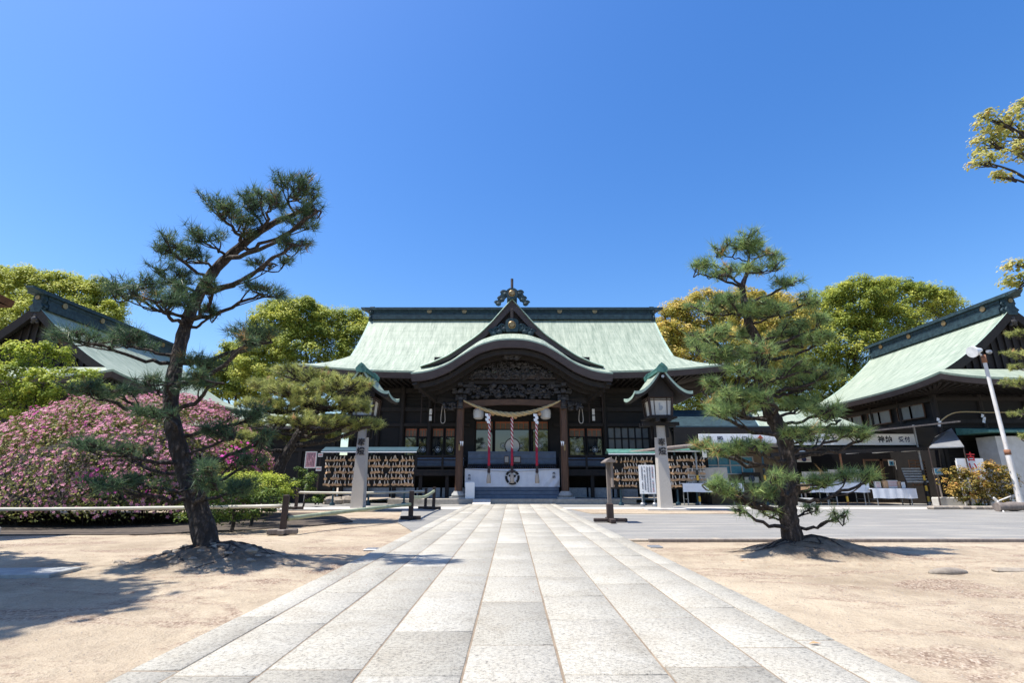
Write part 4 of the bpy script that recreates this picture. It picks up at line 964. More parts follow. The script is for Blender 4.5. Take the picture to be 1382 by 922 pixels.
# ================================================================== LANTERN POSTS
def lantern_post():
    X, Y = 6.33, 22.2
    r = thing('lantern_post', (X, Y, 0), 'tall stone lantern post right of the path, beside the white notice board', 'lantern', 'stone lantern posts flanking the path')
    m = MB(); m.bx(X - .85, X + .85, Y - .55, Y + .55, -.02, .10, bev=.02); m.build('base_slab', 'concrete', r)
    m = MB(); m.lathe((X, Y, .10), [(.262, 0), (.255, .05), (.180, 3.35)], 4); m.build('stone_pillar', 'pillar_stone', r)
    t = lettering('奉燈', (X, Y - .222, 2.55), .34, r, 'carving', vertical=True, bold=.02)
    t.rotation_euler = (0, 0, 0)
    m = MB()
    for k in (-1, 1):
        m.bx(X - .78, X + .78, Y + k * .24 - .07, Y + k * .24 + .07, 3.45, 3.60); m.bx(X + k * .24 - .07, X + k * .24 + .07, Y - .78, Y + .78, 3.58, 3.73)
    m.bx(X - .62, X + .62, Y - .62, Y + .62, 3.732, 3.80)
    for sx in (-1, 1):
        m.bar((X + sx * .26, Y - .26, 2.95), (X + sx * .26, Y - .26, 3.46), .08, .10); m.bar((X + sx * .26, Y + .26, 2.95), (X + sx * .26, Y + .26, 3.46), .08, .10)
    m.build('bracket', 'black_wood', r)
    m = MB(); h0, h1, b0, b1 = 3.80, 4.66, .44, .50
    m.add([(X + sx * q, Y + sy * q, z) for z, q in ((h0 + .05, b0 - .03), (h1 - .05, b1 - .03)) for sx, sy in ((-1, -1), (1, -1), (1, 1), (-1, 1))],
          [(0, 1, 5, 4), (1, 2, 6, 5), (2, 3, 7, 6), (3, 0, 4, 7)])
    box = m.build('lamp_box', 'paper', r)
    m = MB()
    for sx, sy in ((-1, -1), (1, -1), (1, 1), (-1, 1)): m.bar((X + sx * b0, Y + sy * b0, h0), (X + sx * b1, Y + sy * b1, h1), .09, .09)
    for z, q in ((h0 + .04, b0), (h1 - .04, b1), (h0 + .72, b0 + .05)):
        th = .08 if q != b0 + .05 else .03
        for s in (-1, 1): m.bx(X - q, X + q, Y + s * q - .03, Y + s * q + .03, z - th / 2, z + th / 2); m.bx(X + s * q - .028, X + s * q + .028, Y - q, Y + q, z - th / 2 + .001, z + th / 2 - .001)
    for s in (-1, 1):
        for k in (-.28, .28): m.bar((X + k * .9, Y + s * (b0 - .01), h0), (X + k, Y + s * (b1 - .01), h1), .025, .03); m.bar((X + s * (b0 - .01), Y + k * .9, h0), (X + s * (b1 - .01), Y + k, h1), .025, .03)
    m.build('lamp_frame', 'stand_wood', box)
    m = MB(); pl = [(-.07, -.16), (.02, -.16), (.10, -.05), (.06, .04), (-.01, .03), (-.02, .17), (-.08, .14)]; m.prism([(X + a, 4.24 + b) for a, b in pl], Y - .462, Y - .455); m.build('lamp_crest', 'grey_metal', box)
    # gabled copper roof with swept eaves
    hw = 1.22; y0, y1 = Y - 1.05, Y + 1.05
    xs = np.linspace(-hw, hw, 33); zc = lambda x: 5.72 - 1.16 * (1 - (1 - abs(x) / hw) ** 1.75) + .10 * (abs(x) / hw) ** 4
    V = []; U = []; Fc = []; n = len(xs)
    for j in range(9):
        q = j / 8; yy = y0 + (y1 - y0) * q
        for x in xs: V.append((X + x, yy, zc(x) + .14 * abs(2 * q - 1) ** 3)); U.append((yy, x * 1.3))
    for j in range(8):
        for k in range(n - 1): a = j * n + k; Fc.append((a, a + 1, a + n + 1, a + n))
    rf = np_mesh('lantern_roof', V, Fc, 'copper', r, uv=U, smooth=True)
    m = MB()
    for yy, s in ((y0, -1), (y1, 1)):
        tp = [(X + x, yy + s * .005, zc(x) + .155) for x in xs]; t2 = [(X + x, yy + s * .0, zc(x) + .03) for x in xs]; bt = [(X + x * .98, yy - s * .02, zc(x) - .10) for x in xs]; bk = [(X + x * .98, yy - s * .2, zc(x) - .10) for x in xs]
        m.ribbon(tp, t2, 0); m.ribbon(t2, bt, 1); m.ribbon(bt, bk, 1)
    for s in (-1, 1):
        tp = [(X + s * hw, y0 + (y1 - y0) * q, zc(hw) + .145 * abs(2 * q - 1) ** 3) for q in np.linspace(0, 1, 9)]
        m.ribbon(tp, [(x, y, z - .12) for x, y, z in tp], 0)
    m.build('eave_edge', ['copper_edge', 'dark_wood'], rf)
    m = MB(); sof = [(X + x * .97, z) for x, z in ((xx, zc(xx) - .09) for xx in xs)]
    m.ribbon([(x, y0 + .03, z) for x, z in sof], [(x, y1 - .03, z) for x, z in sof]); m.build('roof_lining', 'dark_wood', rf)
    m = MB(); pl = [(X + x * .9, zc(x) - .12) for x in xs[8:25]]; pl = [(X - .52, 4.62)] + pl + [(X + .52, 4.62)]
    for yy in (Y - .62, Y + .62): m.add([(a, yy, b) for a, b in pl], [tuple(range(len(pl)))])
    build_split(m, 'gable_wall', 'dark_wood', rf)
    m = MB(); m.bx(X - .09, X + .09, y0 - .02, y1 + .02, 5.70, 5.84, bev=.02); m.tube([(X, y0 - .1, 5.90), (X, y1 + .1, 5.90)], .06, 8)
    for yy in (y0, y1):
        m.prism([(X - .2, 5.6), (X - .24, 5.78), (X - .1, 5.95), (X, 6.02), (X + .1, 5.95), (X + .24, 5.78), (X + .2, 5.6)], yy - .06, yy + .06)
    m.build('roof_ridge', 'teal_copper', rf)
    m = MB(); m.cyl((X, y0 - .03, 5.42), (X, y0 - .05, 5.42), .07, n=5); m.build('roof_crest', 'grey_metal', rf)
    l = copy_tree(r, label='tall stone lantern post left of the path, before the long plaque rack', loc=(-6.36, Y, 0))
lantern_post()

# ================================================================== PLAQUE RACKS AND PLAQUES
def plaque_mesh():
    m = MB(); m.prism([(-.075, -.02), (-.075, .05), (0, .085), (.075, .05), (.075, -.02)], -.006, .006)
    m.tube([(-.012, -.01, .07), (-.004, -.012, .19)], .009, 5, mi=1); m.tube([(.012, -.01, .07), (.004, -.012, .19)], .009, 5, mi=1)
    m.prism([(-.02, .10), (.02, .10), (.012, .20), (-.012, .20)], -.016, -.011, mi=1)
    return m
PLAQ = None
def ema_rack(x0, x1, Y, zt, zb, nrow, ncol, lab, plabs, roofm, zr):
    global PLAQ
    xm = (x0 + x1) / 2
    r = thing('plaque_rack', (xm, Y, 0), lab, 'rack', 'racks for wooden prayer plaques')
    m = MB()
    for x in np.linspace(x0 + .5, x1 - .5, 2 if x1 - x0 < 3 else 3): m.cyl((x, Y + .12, .05), (x, Y + .12, zr), .05, n=8); m.lathe((x, Y + .12, 0), [(.14, 0), (.13, .12), (.06, .16)], 10)
    build_split(m, 'leg', 'teal_metal', r)
    m = MB(); m.bx(x0, x1, Y + .04, Y + .09, zb - .12, zt + .28); m.build('back_board', 'black_wood', r)
    m = MB()
    rows = np.linspace(zt, zb, nrow)
    for z in rows: m.bx(x0 + .03, x1 - .03, Y - .045, Y - .02, z + .17, z + .20)
    m.build('hook_rail', 'dark_wood', r)
    m = MB()
    m.add([(x0 - .12, Y - .42, zr - .06), (x1 + .12, Y - .42, zr - .06), (x1 + .12, Y + .15, zr + .17), (x0 - .12, Y + .15, zr + .17)], [(0, 1, 2, 3)])
    m.add([(x0 - .12, Y + .48, zr - .06), (x1 + .12, Y + .48, zr - .06), (x1 + .12, Y + .15, zr + .17), (x0 - .12, Y + .15, zr + .17)], [(0, 3, 2, 1)])
    m.bx(x0 - .12, x1 + .12, Y - .43, Y - .40, zr - .14, zr - .055)
    rr_ = m.build('rack_roof', roofm, r)
    MB().bx(x0 - .12, x1 + .12, Y - .445, Y - .432, zr - .14, zr - .09).build('roof_trim', 'white_paint', rr_)
    for j, z in enumerate(rows):
        for i in range(ncol):
            if random.random() < .09: continue
            x = x0 + .10 + (x1 - x0 - .2) * i / (ncol - 1) + random.uniform(-.025, .025)
            lb = plabs.format(('top', 'second', 'middle', 'fourth', 'bottom')[j])
            gname = lb.replace('small wooden prayer plaque hanging', 'plaques')
            if PLAQ is None:
                PLAQ = plaque_mesh().build('prayer_plaque', ['plaque_wood', 'cord_white'], None, origin=(0, 0, 0)); o = PLAQ
            else: o = PLAQ.copy(); col.objects.link(o)
            o.location = (x, Y - .055 - random.uniform(0, .05), z + random.uniform(-.02, .02)); o.rotation_euler = (random.uniform(-.2, .2), random.uniform(-.35, .35), random.uniform(-.8, .8))
            s = random.uniform(1.0, 1.5); o.scale = (s, s, s)
            tag(o, lb, 'prayer plaque', gname)
ema_rack(-9.55, -4.95, 26.9, 2.18, .98, 5, 27, 'long roofed rack of wooden plaques behind the left lantern post', 'small wooden prayer plaque hanging in the {} row of the left rack', 'teal_metal', 2.72)
ema_rack(5.0, 7.15, 26.9, 2.12, .92, 5, 13, 'green roofed plaque rack behind the white notice board', 'small wooden prayer plaque hanging in the {} row behind the white notice board', 'teal_copper', 2.62)
ema_rack(8.0, 10.0, 27.3, 2.20, .90, 5, 12, 'plaque rack under the stall awning, right of the right lantern post', 'small wooden prayer plaque hanging in the {} row under the stall awning', 'teal_copper', 2.78)

def board(name, cat, lab, x0, x1, z0, z1, Y, face='white_paint', frame=None, posts=(), foot=None, group=None, tilt=0.0):
    r = thing(name, ((x0 + x1) / 2, Y, 0 if posts else z0), lab, cat, group)
    m = MB(); m.bx(x0, x1, Y - .02, Y + .02, z0, z1, bev=.004); p = m.build('panel', face, r)
    if frame:
        m = MB()
        m.bx(x0 - .04, x1 + .04, Y - .035, Y + .03, z1 + .002, z1 + .05); m.bx(x0 - .04, x1 + .04, Y - .035, Y + .03, z0 - .05, z0 - .002); m.bx(x0 - .05, x0 - .002, Y - .03, Y + .03, z0 - .05, z1 + .05); m.bx(x1 + .002, x1 + .05, Y - .03, Y + .03, z0 - .05, z1 + .05)
        m.build('frame', frame, r)
    for x in posts:
        m = MB(); m.cyl((x, Y + .05, 0), (x, Y + .05, z0 + .1), .035, n=8)
        if foot: m.lathe((x, Y + .05, 0), [(.12, 0), (.12, .14), (.08, .18)], 10)
        m.build('leg', 'grey_metal', r)
    return r, p
def rows_of_text(r, x0, x1, z0, z1, Y, ncol, m, red=None):
    """columns of fine print drawn as many tiny strokes"""
    q = MB(); q2 = MB(); dx = (x1 - x0) / ncol
    for c in range(ncol):
        z = z1; x = x0 + dx * (c + .5)
        while z > z0:
            h = random.uniform(.028, .05); tgt = q2 if (red is not None and c == red and random.random() < .35) else q
            for k in range(3):
                tgt.bx(x - dx * random.uniform(.2, .36), x + dx * random.uniform(.2, .36), Y - .006 - .001 * k, Y - .003, z - h * (k + .45) / 3, z - h * (k + .1) / 3)
            tgt.bx(x - .006, x + .006, Y - .007, Y - .003, z - h * .95, z)
            z -= h * 1.25
            if random.random() < .05: z -= .1
    q.build('lettering', m, r)['kind'] = 'stuff'
    if q2.v: q2.build('lettering', 'red_ink', r)['kind'] = 'stuff'
Yb = 25.6
c0, c1 = P(864, 667, Yb), P(883, 628, Yb)
r, p = board('notice_board', 'notice board', 'white notice board of small print standing left of the right lantern post', c0[0], c1[0], c0[2], c1[2], Yb, 'white_paint', None, (c0[0] + .1, c1[0] - .1), True)
rows_of_text(r, c0[0] + .08, c1[0] - .06, c0[2] + .08, c1[2] - .08, Yb - .02, 5, 'navy_ink', 4)
c0, c1 = P(412, 631, 28), P(427, 611, 28)
r, p = board('poster', 'poster', 'pink printed poster on the dark wall left of the long plaque rack', c0[0], c1[0], c0[2], c1[2], 28, 'pink_print', 'paper', (c0[0] + .1,))
rows_of_text(r, c0[0] + .05, c1[0] - .05, c0[2] + .08, c1[2] - .06, 27.98, 5, 'fascia_wood')
for (a, b, c, d, lab) in ((429, 617, 436, 612, 'upper small paper slip beside the pink poster'), (426, 636, 434, 630, 'lower small paper slip beside the pink poster')):
    c0, c1 = P(a, b, 27.7), P(c, d, 27.7); m = MB(); m.bx(c0[0], c1[0], 27.7, 27.72, c0[2], c1[2]); m.bx(c0[0] + .03, c1[0] - .03, 27.695, 27.699, (c0[2] + c1[2]) / 2 - .01, (c0[2] + c1[2]) / 2 + .02, 1)
    m.bx(c0[0] + .1, c0[0] + .14, 27.722, 27.76, 0, c1[2] - .02, 2)
    tag(m.build('paper_sign', ['paper', 'red_ink', 'stand_wood']), lab, 'sign', 'small paper slips by the pink poster')

# narrow signboard on a cross foot, seen edge-on beside the path
def edge_sign():
    g = G(824, 706); x, y = g[0], g[1]
    r = thing('signboard', (x, y, 0), 'narrow wooden signboard on a cross foot, seen edge-on right of the path', 'signboard')
    m = MB(); m.box((x, y, .28), (.18, .18, .5), bev=.02); m.box((x, y, .07), (.14, .95, .12), bev=.02); m.box((x, y, .075), (.95, .14, .10), bev=.02); m.build('cross_foot', 'stand_wood', r)
    m = MB(); m.bx(x - .05, x + .05, y - .06, y + .06, .5, 1.72); m.build('post', 'grey_wood', r)
    m = MB(); m.bx(x + .052, x + .085, y - .35, y + .35, .98, 1.68); m.build('panel', 'grey_wood', r)
    m = MB(); m.prism([(x - .13, 1.70), (x + .02, 1.80), (x + .17, 1.70), (x + .17, 1.67), (x - .13, 1.67)], y - .42, y + .42); m.build('cap', 'grey_wood', r)
edge_sign()

# ================================================================== BAMBOO BARRIERS
def barrier(posts, rails, lab, hts=.82, fw=.12):
    """posts: ground points; rails: (path points, radius, material)"""
    x, y = posts[0][:2]
    r = thing('bamboo_barrier', (x, y, 0), lab, 'barrier', 'bamboo barriers round the pine bed')
    for p in posts:
        ang = p[2] if len(p) > 2 else 0
        m = MB(); m.box((p[0], p[1], hts / 2 + .02), (fw, fw, hts), rz=ang, bev=.012); po = m.build('post', 'stand_wood', r)
        m = MB(); m.box((p[0], p[1], .06), (.62, .14, .11), rz=ang, bev=.012); m.box((p[0], p[1], .062), (.14, .50, .10), rz=ang, bev=.012); m.build('foot', 'grey_wood' if len(p) > 3 else 'stand_wood', po)
    for pa, rd, mt in rails:
        pth = smooth_path(pa, 8); m = MB(); m.tube(pth, [rd * (1.0 + .10 * (k % 5 == 0)) for k in range(len(pth))], 10); m.build('rail', mt, r, True)
    return r
def V3(p, z): return (p[0], p[1], z)
a = G(381, 722); b = G(-60, 712)
barrier([(a[0], a[1], .2, 1)], [([(-15.0, 12.35, .50), (-9.5, 12.25, .53), V3(a, .60)], .038, 'bamboo'), ], 'long bamboo rail along the azalea, ending at a post beside the pine')
p2 = G(554, 702); p3 = G(399, 688); p4 = G(585, 688); p5 = G(574, 687.5)
barrier([(p2[0], p2[1], .1)], [([(a[0] + .1, a[1], .34), ((a[0] + p2[0]) / 2, (a[1] + p2[1]) / 2, .40), V3(p2, .46)], .05, 'green_bamboo')], 'low green bamboo rail sloping up to the dark post nearest the path', .84, .14)
barrier([(p3[0], p3[1], 0), (p5[0], p5[1], 0)], [([V3(p3, .70), ((p3[0] + p5[0]) / 2, p3[1], .68), V3(p5, .74)], .05, 'bamboo')], 'straight pale bamboo rail crossing in front of the left lantern post', .86, .11)
barrier([(p4[0], p4[1], .2)], [([V3(p2, .66), ((p2[0] + p4[0]) / 2, (p2[1] + p4[1]) / 2, .60), (p4[0], p4[1], .76)], .055, 'green_bamboo')], 'short curved bamboo rail with a round pale stud beside the path', .90, .13)
# wooden trough at the far left with a rail end
def trough():
    g = G(25, 706); x, y = g[0], g[1]
    r = thing('wooden_trough', (x, y, 0), 'weathered wooden bench standing under the azalea at the left edge', 'bench')
    m = MB(); m.box((x - .5, y, .34), (1.1, .5, .34), bev=.02); m.build('body', 'grey_wood', r)
    m = MB(); m.box((x + .38, y - .05, .30), (.62, .42, .30), bev=.02); m.build('end_block', 'stand_wood', r)
    for dx in (-.9, .1, .6):
        m = MB(); m.box((x + dx, y, .09), (.12, .45, .18)); m.build('foot', 'stand_wood', r)
trough()

# ================================================================== AMULET OFFICE WITH ITS AWNING, SIGNS AND TABLES
def office():
    r = thing('amulet_office', (15.5, 29.5, 0), 'low dark amulet office with a long awning between the two big halls', 'office')
    m = MB(); m.bx(8.6, 22.6, 31.0, 31.2, 0, 4.4); m.bx(8.6, 8.8, 28.0, 31.0, 2.9, 4.3); m.bx(10.4, 10.6, 28.4, 31.0, 0, 3.2); m.bx(22.4, 22.6, 27.4, 31.0, 0, 3.4); build_split(m, 'wall', 'black_wood', r)
    m = MB(); m.bx(8.6, 22.6, 27.45, 27.60, 2.86, 3.96); m.build('front_board', 'black_wood', r)
    V = [(13.2, 27.5, 4.02), (18.6, 27.5, 4.02), (18.6, 30.6, 5.2), (14.2, 30.6, 5.2)]
    U = [(0, 4), (10, 4), (10, 0), (0, 0)]
    np_mesh('roof', V, [(0, 1, 2, 3)], 'copper', r, uv=U)
    np_mesh('roof', [(8.2, 27.5, 4.02), (13.15, 27.5, 4.02), (14.15, 30.6, 5.3), (9.2, 30.6, 5.3)], [(0, 1, 2, 3)], 'ridge_copper', r)  # same roof in darker copper, painting its unlit left part
    m = MB(); m.bx(8.2, 18.6, 27.48, 27.6, 3.962, 4.01); m.build('fascia', 'teal_metal', r)
    V = [(13.6, 28.9, 4.95), (22.4, 28.9, 4.95), (22.4, 31.2, 6.0), (13.6, 31.2, 6.0)]
    m = MB(); m.bx(8.6, 18.4, 27.61, 30.9, 3.80, 3.86); m.build('ceiling', 'dark_wood', r)
    # awning: log beam on the left, sheet of corrugated metal on the right
    m = MB(); m.tube([P(850, 612, 26.75), P(905, 605, 26.75), P(945, 601, 26.75), P(1060, 601, 26.75)], .11, 8); m.build('log_beam', 'grey_wood', r, True)
    a, b = P(1130, 586, 26.6), P(1296, 568, 25.6)
    m = MB(); m.add([a, b, (b[0] + .1, b[1] + 1.6, b[2] + .02), (a[0], a[1] + 1.2, a[2] + .02)], [(0, 1, 2, 3)]); m.add([a - [0, 0, .07], b - [0, 0, .07], b + [0, -.01, .01], a + [0, -.01, .01]], [(0, 1, 2, 3)])
    m.build('awning_sheet', 'grey_wood', r)
    m = MB(); a, b = P(1040, 614, 26.75), P(1266, 605, 26.75); m.bar(a, b, .10, .18); m.build('awning_beam', 'dark_wood', r)
    m = MB(); m.bx(9.2, 22.0, 26.9, 27.5, 2.80, 2.85); m.build('awning_lining', 'dark_wood', r)
    # striped poles
    for px, py0, top, mt in ((936, 605, 605, 'grey_metal'), (1031, 605, 605, 'teal_metal'), (1133, 607, 607, 'rust'), (1236, 574, 574, 'grey_metal')):
        base = {936: 945, 1031: 1037, 1133: 1145, 1236: 1255}[px]
        g = G(base, 682.5); z1 = P(px, top, g[1])[2]
        m = MB(); m.cyl((g[0], g[1], 0), (g[0], g[1], z1), .05, n=10); po = m.build('pole', mt, r, 'auto')
        m = MB()
        for k in range(6): m.cyl((g[0], g[1], .18 + k * .26), (g[0], g[1], .44 + k * .26), .056, n=10, mi=k % 2)
        m.build('warning_tape', ['yellow_tape', 'black_tape'], po, 'auto')
    m = MB()
    for px0, px1, py in ((1058, 1086, 612), (1090, 1120, 612), (1142, 1170, 612), (1178, 1207, 611), (1217, 1252, 609)):
        a, b = P(px0, py, 27.0), P(px1, py - 2.5, 27.0); m.bar(a, b, .12, .10)
    build_split(m, 'tube_light', 'lamp_white', r)
    # sliding doors, lattice panel and windows at the back of the stall
    m = MB()
    for a0, a1 in ((1170, 1190), (1192, 1209)):
        p0, p1 = P(a0, 652, 30.9), P(a1, 620, 30.9); x0, x1, z0, z1 = p0[0], p1[0], p0[2], p1[2]
        m.bx(x0, x1, 30.85, 30.9, z0, z0 + .1); m.bx(x0, x1, 30.85, 30.9, z1 - .1, z1); m.bx(x0, x0 + .1, 30.851, 30.899, z0 + .1, z1 - .1); m.bx(x1 - .1, x1, 30.851, 30.899, z0 + .1, z1 - .1)
    build_split(m, 'sliding_door', 'brown_wood', r)
    p0, p1 = P(955, 640, 29), P(1015, 617, 29)
    m = MB()
    for k in range(5): x = p0[0] + (p1[0] - p0[0]) * k / 4; m.bx(x - .03, x + .03, 28.95, 29, p0[2], p1[2])
    for k in range(3): z = p0[2] + (p1[2] - p0[2]) * k / 2; m.bx(p0[0] - .03, p1[0] + .03, 28.94, 28.949, z - .03, z + .03)
    wn = m.build('window', 'grey_metal', r); MB().bx(p0[0], p1[0], 29.01, 29.03, p0[2], p1[2]).build('pane', 'cyan_print', wn)
    MB().bx(10.6, 15.4, 29.04, 29.2, 0, 4.2).build('booth_wall', 'brown_panel', r)
    m = MB(); p0, p1 = P(1232, 655, 28.6), P(1268, 622, 28.6)
    for k in range(9): z = p0[2] + (p1[2] - p0[2]) * k / 8; m.bx(p0[0], p1[0], 28.55, 28.6, z - .03, z + .03)
    for k in range(6): x = p0[0] + (p1[0] - p0[0]) * k / 5; m.bx(x - .02, x + .02, 28.54, 28.549, p0[2], p1[2])
    m.build('lattice', 'brown_wood', r)
office()
def sign(px0, px1, py0, py1, lab, words):
    p0, p1 = P(px0, py1, 27.36), P(px1, py0, 27.36)
    r = thing('banner_sign', ((p0[0] + p1[0]) / 2, 27.36, p0[2]), lab, 'sign', 'long white signs on the amulet office')
    m = MB(); m.bx(p0[0], p1[0], 27.34, 27.40, p0[2], p1[2], bev=.01); m.build('panel', 'white_paint', r)
    for t, px, sz, mt in words: q = P(px, (py0 + py1) / 2 + 0.3, 27.335); lettering(t, (q[0], 27.335, q[2]), sz, r, mt, bold=.022)
    return r
r1 = sign(944, 1038, 586, 601, 'long white sign with four dark characters and a red arrow', [('昇', 957, .34, 'navy_ink'), ('殿', 972, .34, 'navy_ink'), ('入', 988.5, .34, 'navy_ink'), ('口', 1005, .34, 'navy_ink')])
q = P(1026, 593.5, 27.33); m = MB(); ax = q[0] + .02; az = q[2]
m.prism([(ax - .34, az - .22), (ax + .045, az - .22), (ax + .045, az + .05), (ax + .16, az + .05), (ax, az + .24), (ax - .16, az + .05), (ax - .045, az + .05), (ax - .045, az - .14), (ax - .34, az - .14)], 27.325, 27.335)
m.build('arrow', 'red_ink', r1)
sign(1040.5, 1236, 586, 601, 'longest white sign, its middle hidden behind the right pine', [('ひとこと', 1110, .38, 'navy_ink'), ('神納', 1194.5, .36, 'ink'), ('受付', 1220.5, .29, 'navy_ink')])

def table(px0, px1, pt, pb, Y, lab, apron=True):
    p0, p1 = P(px0, pb, Y), P(px1, pt, Y); x0, x1, z0, z1 = p0[0], p1[0], p0[2], p1[2]
    r = thing('stall_table', ((x0 + x1) / 2, Y + .4, 0), lab, 'table', 'white clothed tables in front of the amulet office')
    m = MB(); m.bx(x0, x1, Y, Y + .85, z1 - .04, z1); m.build('table_top', 'white_cloth', r)
    V = []; n = 30
    for j in range(2):
        for i in range(n + 1): u = i / n; V.append((x0 + (x1 - x0) * u, Y - .012 - (.02 * math.sin(u * 31) + .012 * math.sin(u * 77)) * j, z1 - .005 if j == 0 else z0 + .01 * math.sin(u * 13)))
    np_mesh('table_cloth', V, [(i, i + 1, n + 2 + i, n + 1 + i) for i in range(n)], 'white_cloth', r)
    for dx in (.25, x1 - x0 - .25):
        for yy in (.1, .75): m = MB(); m.cyl((x0 + dx, Y + yy, 0), (x0 + dx, Y + yy, z1 - .04), .028, n=6); m.build('leg', 'grey_metal', r)
    m = MB(); m.bar((x0 + .25, Y + .1, .3), (x0 + .25, Y + .75, .3), .03, .03); m.bar((x1 - .25, Y + .1, .3), (x1 - .25, Y + .75, .3), .03, .03); build_split(m, 'stretcher', 'grey_metal', r)
    return x0, x1, z1
table(922, 1003, 652.5, 664.5, 26.95, 'clothed table under the first long sign, below beige side panels')
table(1076, 1122, 652, 665, 26.9, 'clothed table behind the trunk of the right pine')
table(1123, 1172, 652, 665, 26.9, 'clothed table behind the right branch of the right pine')
table(1179, 1236, 659.5, 673, 26.6, 'rightmost clothed table, lower than the others, holding upright wooden stands')
for a, b, c, d, Y, lab in ((929, 952, 653, 632, 27.3, 'grey panel standing left on the first table'), (945, 963, 653, 631.5, 27.38, 'middle grey panel standing on the first table'), (962, 981, 653, 631, 27.46, 'pale panel standing right on the first table'), (1084, 1118, 652, 637, 27.3, 'beige panel standing on the table behind the pine trunk'), (1120, 1160, 652, 634, 27.4, 'beige panel with a teal oval on the table right of the pine')):
    p0, p1 = P(a, c, Y), P(b, d, Y); m = MB(); m.box(((p0[0] + p1[0]) / 2, Y, (p0[2] + p1[2]) / 2), (p1[0] - p0[0], .03, p1[2] - p0[2]), rx=-.06, bev=.004)
    if a == 1120: m.lathe((p1[0] - .35, Y - .05, p1[2] - .25), [(.0, 0), (.16, .005), (.16, .04), (0, .045)], 12, mi=1)
    tag(m.build('display_panel', ['beige_board', 'cyan_print']), lab, 'panel', 'upright panels on the stall tables')
for a, b, c, d, mt, lab in ((1183, 1189, 659, 650, 'paper', 'small white card stand, leftmost on the rightmost table'), (1194, 1199, 659, 649, 'plaque_wood', 'slim wooden stand left of the white card on the rightmost table'), (1200, 1212, 659, 648.5, 'paper', 'large white card on the rightmost table'), (1212.5, 1216.5, 659, 650, 'plaque_wood', 'slim wooden stand right of the large white card'), (1217, 1222, 659, 651, 'lamp_white', 'white tub at the right end of the rightmost table')):
    p0, p1 = P(a, c, 26.8), P(b, d, 26.8); m = MB(); m.box(((p0[0] + p1[0]) / 2, 26.9, (p0[2] + p1[2]) / 2), (p1[0] - p0[0], .10, p1[2] - p0[2]), bev=.01)
    if mt == 'paper':
        for k in range(4): m.bx(p0[0] + .05, p1[0] - .05, 26.842, 26.848, p1[2] - .08 - k * .07, p1[2] - .05 - k * .07, 1)
    tag(m.build('card_stand', [mt, 'pink_print']), lab, 'card stand', 'stands on the rightmost table')
def fortune_board():
    p0, p1 = P(1224, 652, 27.2), P(1249, 634, 27.2); x0, x1, z0, z1 = p0[0], p1[0], p0[2], p1[2]
    r = thing('fortune_board', ((x0 + x1) / 2, 27.3, 0), 'sloping grey board of tied paper slips beside the striped right pole', 'board')
    m = MB(); m.add([(x0, 27.2, z0), (x1, 27.2, z0), (x1 + .1, 27.75, z1), (x0 + .25, 27.75, z1)], [(0, 1, 2, 3)]); m.build('panel', 'grey_wood', r)
    for k in range(6):
        q = k / 5; m = MB(); n = 14
        for i in range(n): u = (i + .5) / n; m.box((x0 + .25 * q + (x1 - x0 - .15 * q) * u, 27.18 + .54 * q, z0 + (z1 - z0) * q + .05), (.085, .03, .075), rx=random.uniform(-.3, .1), rz=random.uniform(-.2, .2))
        m.build('paper_row', 'louver', r)
    for x in (x0 + .1, x1 - .1): m = MB(); m.cyl((x, 27.4, 0), (x, 27.4, z0 + .2), .03, n=6); m.build('leg', 'stand_wood', r)
fortune_board()
def poster(px0, px1, py0, py1, Y, mt, lab, frame='paper'):
    p0, p1 = P(px0, py1, Y), P(px1, py0, Y); m = MB(); m.bx(p0[0], p1[0], Y, Y + .02, p0[2], p1[2]); d = .12 * (p1[0] - p0[0])
    m.bx(p0[0] + d, p1[0] - d, Y - .004, Y - .001, p0[2] + d, p1[2] - 2 * d, 1); m.cyl(((p0[0] + p1[0]) / 2, Y - .005, (p0[2] + p1[2]) / 2), ((p0[0] + p1[0]) / 2, Y - .009, (p0[2] + p1[2]) / 2), d * 1.5, n=10, mi=2)
    tag(m.build('poster', [frame, mt, 'navy_ink']), lab, 'poster', 'posters at the amulet office')
poster(1210, 1217.5, 622, 634, 30.7, 'cyan_print', 'larger blue poster right of the sliding doors'); poster(1219, 1225, 623.5, 634, 30.7, 'cyan_print', 'smaller blue poster right of the sliding doors')
poster(1200, 1206, 621, 629, 30.7, 'cyan_print', 'blue sheet stuck on the right sliding door'); poster(1076, 1094, 616, 624, 28.0, 'pink_print', 'pale notice with red print hanging right of the pine trunk')
poster(1003, 1026, 638, 655, 28.6, 'louver', 'framed display of small amulets at the booth, left of the pine trunk', 'dark_wood'); poster(948.5, 953, 603.5, 618, 26.6, 'paper', 'small hanging tag on the log beam beside the first striped pole')
def post_sign(px0, px1, py0, py1, pbase, Y, face, ink, lab, foot):
    p0, p1 = P(px0, py1, Y), P(px1, py0, Y); xm = (p0[0] + p1[0]) / 2
    r = thing('post_sign', (xm, Y, 0), lab, 'sign')
    m = MB(); m.bx(p0[0], p1[0], Y - .02, Y + .02, p0[2], p1[2]); m.build('panel', face, r)
    m = MB(); m.box((xm, Y - .024, (p0[2] + p1[2]) / 2), ((p1[0] - p0[0]) * .62, .005, (p1[2] - p0[2]) * .7)); m.build('print', ink, r)
    m = MB(); m.cyl((xm, Y + .05, .02), (xm, Y + .05, p1[2] - .1), .04, n=8); m.build('post', 'grey_wood', r)
    m = MB(); m.box((xm, Y + .05, foot / 2), (.6, .4, foot), bev=.04); m.build('concrete_foot', 'base_stone', r)
post_sign(1260, 1270.5, 632, 641, 683, 26.2, 'paper', 'cyan_print', 'small blue and white sign on a wooden post, left of the orange bush', .22)
